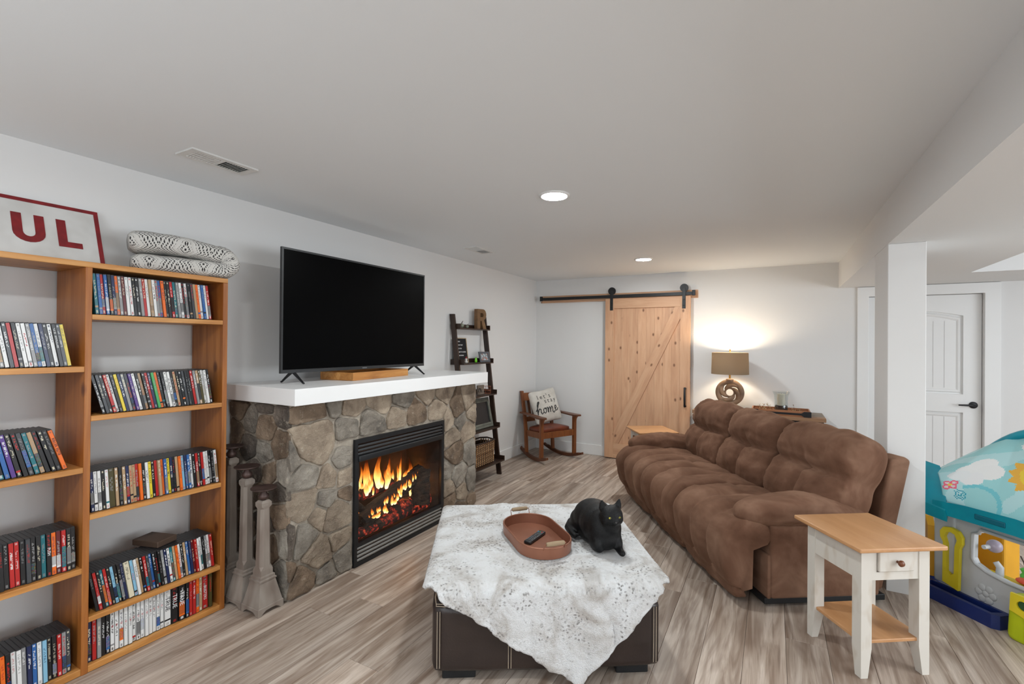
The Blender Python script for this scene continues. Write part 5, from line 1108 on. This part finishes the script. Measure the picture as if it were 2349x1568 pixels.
t = NT('black_fur'); v = t.coord((1, 1, 1)); t.base(t.ramp(t.noise(t.coord((18, 60, 60)), 2.0, 4), [(0.3, (0.0016, 0.0016, 0.0018, 1)), (0.7, (0.0055, 0.0055, 0.006, 1))])); t.set(Roughness=0.5); t.b.inputs['Specular IOR Level'].default_value = 0.28
t.bump(t.noise(t.coord((60, 220, 220)), 1.5, 4), 0.5, 0.004); M_cat = t.m
body = cb.out('body', M_cat, ct_, 180)
bake(body, [('REMESH', dict(mode='VOXEL', voxel_size=0.006)), ('SMOOTH', dict(factor=0.6, iterations=6))]); body.data.polygons.foreach_set('use_smooth', [True]*len(body.data.polygons)); body.data.materials.clear(); body.data.materials.append(M_cat)
M_eye = emis('x', c(190, 180, 60), 0.0); M_eye.name = 'amber_eye'
for s in (-1, 1):
    e = B().ball((0.1615, 0.014+s*0.0235, 0.190), (0.0078, 0.0072, 0.0058), 14).out('eye', M_eye, ct_, 180)
    B().ball((0.1688, 0.0145+s*0.0235, 0.190), (0.0018, 0.0022, 0.0055), 8).out('pupil', M_black, e, 180)
B().ball((0.1815, 0.014, 0.1735), (0.004, 0.006, 0.0045), 10).out('nose', mat('nose_black', (0.03, 0.026, 0.026, 1), 0.4), ct_, 180)

# ------------------------------------------------------------------ toy playhouse behind the post
ph_ = thing('toy_playhouse', 'plastic toddler playhouse with teal roof frame and printed cover', 'playhouse', (0.900, 3.800, 0), math.atan2(-0.77, 0.64))
# local x runs along the front panel, -y faces the viewer
M_tg = mat('light_grey_plastic', c(196, 197, 198), 0.4); M_teal = mat('teal_plastic', c(0, 146, 164), 0.35, col2=c(0, 134, 154)); M_navy = mat('navy_plastic', c(22, 42, 104), 0.4); M_ye = mat('yellow_plastic', c(228, 206, 40), 0.4); M_amb = mat('amber_plastic', c(222, 160, 30), 0.45)
PWD = 0.80
win = [(0.175, 0.44), (0.172, 0.30), (0.185, 0.275), (0.24, 0.252), (0.33, 0.238), (0.62, 0.238), (0.64, 0.26), (0.64, 0.46), (0.62, 0.475), (0.215, 0.475), (0.205, 0.452)]
B().holed([(0.0, 0.004), (PWD, 0.004), (PWD, 0.56), (0.0, 0.56)], [win], 0.0, 0.035, ax=1).out('front_panel', M_tg, ph_)
wl = B().tube([(a, -0.004, b_) for a, b_ in win], 0.010, 8, closed=True).out('window_lip', M_tg, ph_, 60)
B().box((-0.035, -0.012, 0.08), (0.085, 0.05, 0.545), 0.015, 3).out('corner_post', M_tg, ph_, 40)
# wheel-trough base
B().holed([(-0.05, -0.105), (0.33, -0.105), (0.355, -0.08), (0.355, -0.002), (-0.045, -0.002), (-0.07, -0.02), (-0.065, -0.09)], [[(-0.025, -0.080), (0.315, -0.080), (0.33, -0.02), (-0.035, -0.02)]], 0.0, 0.075, ax=2).out('base_trough', M_navy, ph_)
B().box((-0.05, -0.095, 0.001), (0.34, -0.008, 0.012)).out('trough_floor', M_navy, ph_)
# flower relief
for k in range(6): a = 2*PI*k/6; B().ball((0.235+0.034*math.cos(a), -0.001, 0.125+0.034*math.sin(a)), (0.020, 0.006, 0.020), 12).out('petal', M_tg, ph_, 180)
B().ball((0.235, -0.001, 0.125), (0.018, 0.007, 0.018), 12).out('flower_centre', M_tg, ph_, 180)
# yellow keyhole-shaped holder on the corner
kh_ = [(0.0, 0.105), (0.085, 0.085), (0.092, 0.33), (0.105, 0.36), (0.105, 0.40), (0.085, 0.43), (0.045, 0.44), (0.005, 0.43), (-0.015, 0.40), (-0.012, 0.365), (0.003, 0.34)]
hk_ = [(0.022, 0.175), (0.045, 0.16), (0.062, 0.175), (0.066, 0.335), (0.078, 0.375), (0.066, 0.405), (0.045, 0.412), (0.022, 0.405), (0.010, 0.375), (0.022, 0.335)]
kh = [(a+0.034, b_) for a, b_ in kh_]; hk = [(a+0.034, b_) for a, b_ in hk_]
B().holed(kh, [hk], -0.034, -0.013, ax=1).out('yellow_holder', M_ye, ph_)
# amber side panel with arched top running back from the corner
ar = [(0.05, 0.08), (0.60, 0.08), (0.60, 0.70), (0.36, 0.70), (0.34, 0.56), (0.30, 0.50), (0.26, 0.46), (0.20, 0.44), (0.12, 0.43), (0.06, 0.39)]
SM_ = Matrix.Translation((-0.022, 0.0, 0)) @ Matrix.Rotation(math.radians(46), 4, 'Z')
B().holed(ar, [[(0.14, 0.16), (0.26, 0.16), (0.26, 0.30), (0.20, 0.34), (0.14, 0.30)]], -0.035, 0.0, ax=0).move(SM_).out('side_panel', M_amb, ph_)
B().box((-0.07, 0.05, 0.0), (0.03, 0.56, 0.078), 0.02, 3).move(SM_).out('side_base', M_navy, ph_, 40)
B().box((-0.05, 0.36, 0.0785), (0.0, 0.42, 0.66), 0.012, 3).move(SM_).out('rear_post', M_tg, ph_, 40)
# roof: two chunky rails and an arched rear tube
b = B(); b.loft([[(x, y-0.03, z-h), (x, y+0.05, z-h), (x, y+0.05, z+h*0.4), (x, y-0.03, z+h)] for x, y, z, h in ((0.05, -0.10, 0.565, 0.036), (0.22, -0.10, 0.578, 0.042), (0.45, -0.10, 0.585, 0.044), (0.80, -0.10, 0.565, 0.040))]); b.out('front_rail', M_teal, ph_)
B().box((0.27, -0.1335, 0.566), (0.41, -0.1285, 0.594), 0.004).out('grip_slot', mat('teal_dark', c(0, 104, 124), 0.4), ph_)
b = B(); b.loft([[(x-0.05, y, z-0.03), (x+0.085, y, z-0.036), (x+0.075, y, z+0.025), (x-0.045, y, z+0.04)] for x, y, z in ((0.05, -0.135, 0.535), (0.04, -0.115, 0.560), (-0.02, -0.04, 0.635), (-0.09, 0.03, 0.705), (-0.15, 0.09, 0.735), (-0.20, 0.14, 0.725), (-0.22, 0.16, 0.66))]); b.out('side_rail', M_teal, ph_, 35)
B().tube([(-0.12+0.92*k/24, 0.36-0.04*math.sin(PI*k/24), 0.72+0.31*math.sin(PI*min(1, k/24*1.05))) for k in range(25)], 0.024, 10).out('rear_arch', M_teal, ph_, 60)
# printed roof cover: dense sheet, print held in a colour attribute
NU, NV = 110, 80; cvb = B(); gv = []; cols = {}
def cover(u, v_):
    x = 0.075+0.70*u-0.20*v_*(1-u); y = -0.085+0.43*v_*(0.45+0.55*min(1, u*3)); zb_ = 0.60; zt_ = 0.72+0.31*math.sin(PI*min(1, (x+0.12)/0.92*1.05)); return Vector((x, y, zb_+(zt_-zb_)*v_**0.85-0.012*math.sin(PI*u)*math.sin(PI*v_)))
def prnt(u, v_):
    x, y = u*0.72, v_*0.50; col = c(150, 204, 206); f = lambda q: c(*q)
    if nz(x*7, y*7) > 0.18: col = f((176, 214, 216))
    for (cx, cy, r, cc) in ((0.12, 0.24, 0.055, (228, 228, 226)), (0.16, 0.28, 0.050, (230, 230, 228)), (0.19, 0.22, 0.052, (228, 228, 226)), (0.13, 0.17, 0.05, (226, 226, 226)), (0.08, 0.20, 0.045, (224, 226, 226)), (0.36, 0.40, 0.05, (228, 228, 228)), (0.42, 0.42, 0.05, (228, 228, 228)), (0.30, 0.41, 0.035, (228, 228, 228))):
        if math.hypot(x-cx, y-cy) < r: col = f(cc)
    for cx, cy in ((0.03, 0.13), (0.055, 0.105), (0.025, 0.095), (0.06, 0.135)):
        d = math.hypot(x-cx, y-cy)
        if d < 0.020: col = f((226, 96, 120)) if d > 0.010 else f((214, 200, 200))
    if math.hypot(x-0.042, y-0.117) < 0.010: col = f((224, 190, 70))
    d = math.hypot(x-0.09, y-0.055); an = math.atan2(y-0.055, x-0.09)
    if d < 0.034 and abs(((d/0.011+an/(2*PI)) % 1.0)-0.5) < 0.22: col = f((40, 150, 170))
    if abs(math.hypot(x-0.16, y-0.0)-0.12) < 0.010 and x > 0.1: col = f((110, 190, 200))
    sx_, sy_ = 0.365, 0.235; d = math.hypot(x-sx_, y-sy_); an = math.atan2(y-sy_, x-sx_); 
    if d < 0.085+0.028*abs(((an*12/(2*PI)) % 1)-0.5)*2-0.0: col = f((226, 170, 50)) if d > 0.062 else f((228, 196, 48))
    if abs(math.hypot(x-sx_, y-sy_-0.012)-0.036) < 0.004 and y < sy_-0.008: col = f((60, 34, 20))
    for ex in (-0.018, 0.018):
        if math.hypot(x-sx_-ex, y-sy_-0.018) < 0.006: col = f((50, 30, 20))
    return col
for i in range(NU+1):
    gv.append([cvb.bm.verts.new(cover(i/NU, j/NV)) for j in range(NV+1)])
fl_ = []
for i in range(NU):
    for j in range(NV): cvb.bm.faces.new((gv[i][j], gv[i+1][j], gv[i+1][j+1], gv[i][j+1])); fl_.append(prnt((i+0.5)/NU, (j+0.5)/NV))
cv = cvb.out('printed_cover', M_print, ph_, 180, fix=False); ca = cv.data.color_attributes.new('print', 'FLOAT_COLOR', 'CORNER')
for p, col in zip(cv.data.polygons, fl_):
    for q in p.loop_indices: ca.data[q].color = col
sm_m = cv.modifiers.new('thick', 'SOLIDIFY'); sm_m.thickness = 0.004; sm_m.offset = -1
# inside: amber activity box, ball, tray and small toys
B().box((-0.13, 0.40, 0.0), (0.06, 0.53, 0.40), 0.012, 2).out('activity_box', M_amb, ph_)
B().box((-0.14, 0.385, 0.4005), (0.075, 0.545, 0.418), 0.006, 2).out('activity_lid', M_ye, ph_)
B().pillow(lambda q: Vector((-0.03+q.x*0.07, 0.46+q.y*0.03, 0.437+q.z*0.018)), 8, 5).out('control_box', M_tg, ph_, 180)
B().cyl((0.20, 0.035, 0.37), (0.20, 0.075, 0.37), 0.012, None, 10).out('ball_pin', M_tg, ph_); B().ball((0.205, 0.105, 0.372), 0.036, 16).out('lilac_ball', mat('lilac_plastic', c(176, 164, 180), 0.3), ph_, 180)
B().box((0.17, 0.036, 0.18), (0.62, 0.13, 0.226), 0.01, 2).out('counter', M_ye, ph_, 40)
B().pillow(lambda q: Vector((0.40+q.x*0.085, 0.10+q.y*0.04, 0.243+q.z*0.014)), 8, 3).out('red_tray', mat('coral_plastic', c(232, 92, 66), 0.4), ph_, 180)
B().tube([(0.26, 0.06, 0.235), (0.262, 0.06, 0.28), (0.245, 0.055, 0.305)], [0.018, 0.017, 0.014], 12).out('white_spout', M_tg, ph_, 60)
B().tube([(0.33, 0.13, 0.235), (0.33, 0.13, 0.26), (0.333, 0.13, 0.275), (0.33, 0.13, 0.295), (0.33, 0.13, 0.302)], [0.016, 0.020, 0.014, 0.021, 0.010], 12).out('green_critter', mat('green_plastic', c(96, 196, 80), 0.4), ph_, 60)
B().tube([(0.33, 0.13, 0.30), (0.325, 0.13, 0.33), (0.310, 0.13, 0.36)], 0.0028, 6).out('antenna', M_stem, ph_)
# ------------------------------------------------------------------ lime toy bin in front of the playhouse
gbn = thing('toy_sorting_bin', 'lime green toy bin with yellow lid on the floor', 'toy', (1.068, 3.412, 0), math.atan2(-0.714, 0.70))
M_lime = mat('lime_bin', c(188, 200, 20), 0.4, col2=c(176, 190, 16))
def gb_f(q): return Vector((0.15+q.x*(0.15-0.008*(q.z+1)/2), 0.045+q.y*(0.045-0.008*(q.z+1)/2), 0.118+q.z*0.118))
B().pillow(gb_f, 10, 12).out('body', M_lime, gbn, 60)
lid = [(0.018, 0.155), (0.06, 0.145), (0.10, 0.130), (0.22, 0.130), (0.28, 0.15), (0.286, 0.247), (0.022, 0.247)]
B().holed(lid, [[(0.072+0.026*math.cos(a), 0.197+0.024*math.sin(a)) for a in [2*PI*k/18 for k in range(18)]]], -0.010, 0.004, ax=1).out('yellow_face', M_ye, gbn)
B().lathe([(0.026, 0), (0.024, 0.003), (0.0, 0.004)], 20, caps=False).move(Matrix.Translation((0.072, 0.003, 0.197)) @ Matrix.Rotation(PI/2, 4, 'X')).out('round_window', mat('green_window', c(40, 84, 50), 0.2), gbn)
B().box((0.074, -0.003, 0.088), (0.24, 0.006, 0.126), 0.004).out('green_panel', bpy.data.materials['green_window'], gbn)
ey = B().lathe([(0.024, 0), (0.024, 0.004), (0.018, 0.006), (0.0, 0.006)], 20).move(Matrix.Translation((0.098, 0.002, 0.052)) @ Matrix.Rotation(PI/2, 4, 'X')).out('wheel_disc', M_black, gbn)
B().lathe([(0.015, 0), (0.014, 0.003), (0.0, 0.004)], 18, caps=False).move(Matrix.Translation((0.098, -0.0045, 0.052)) @ Matrix.Rotation(PI/2, 4, 'X')).out('hub', M_tg, ey)
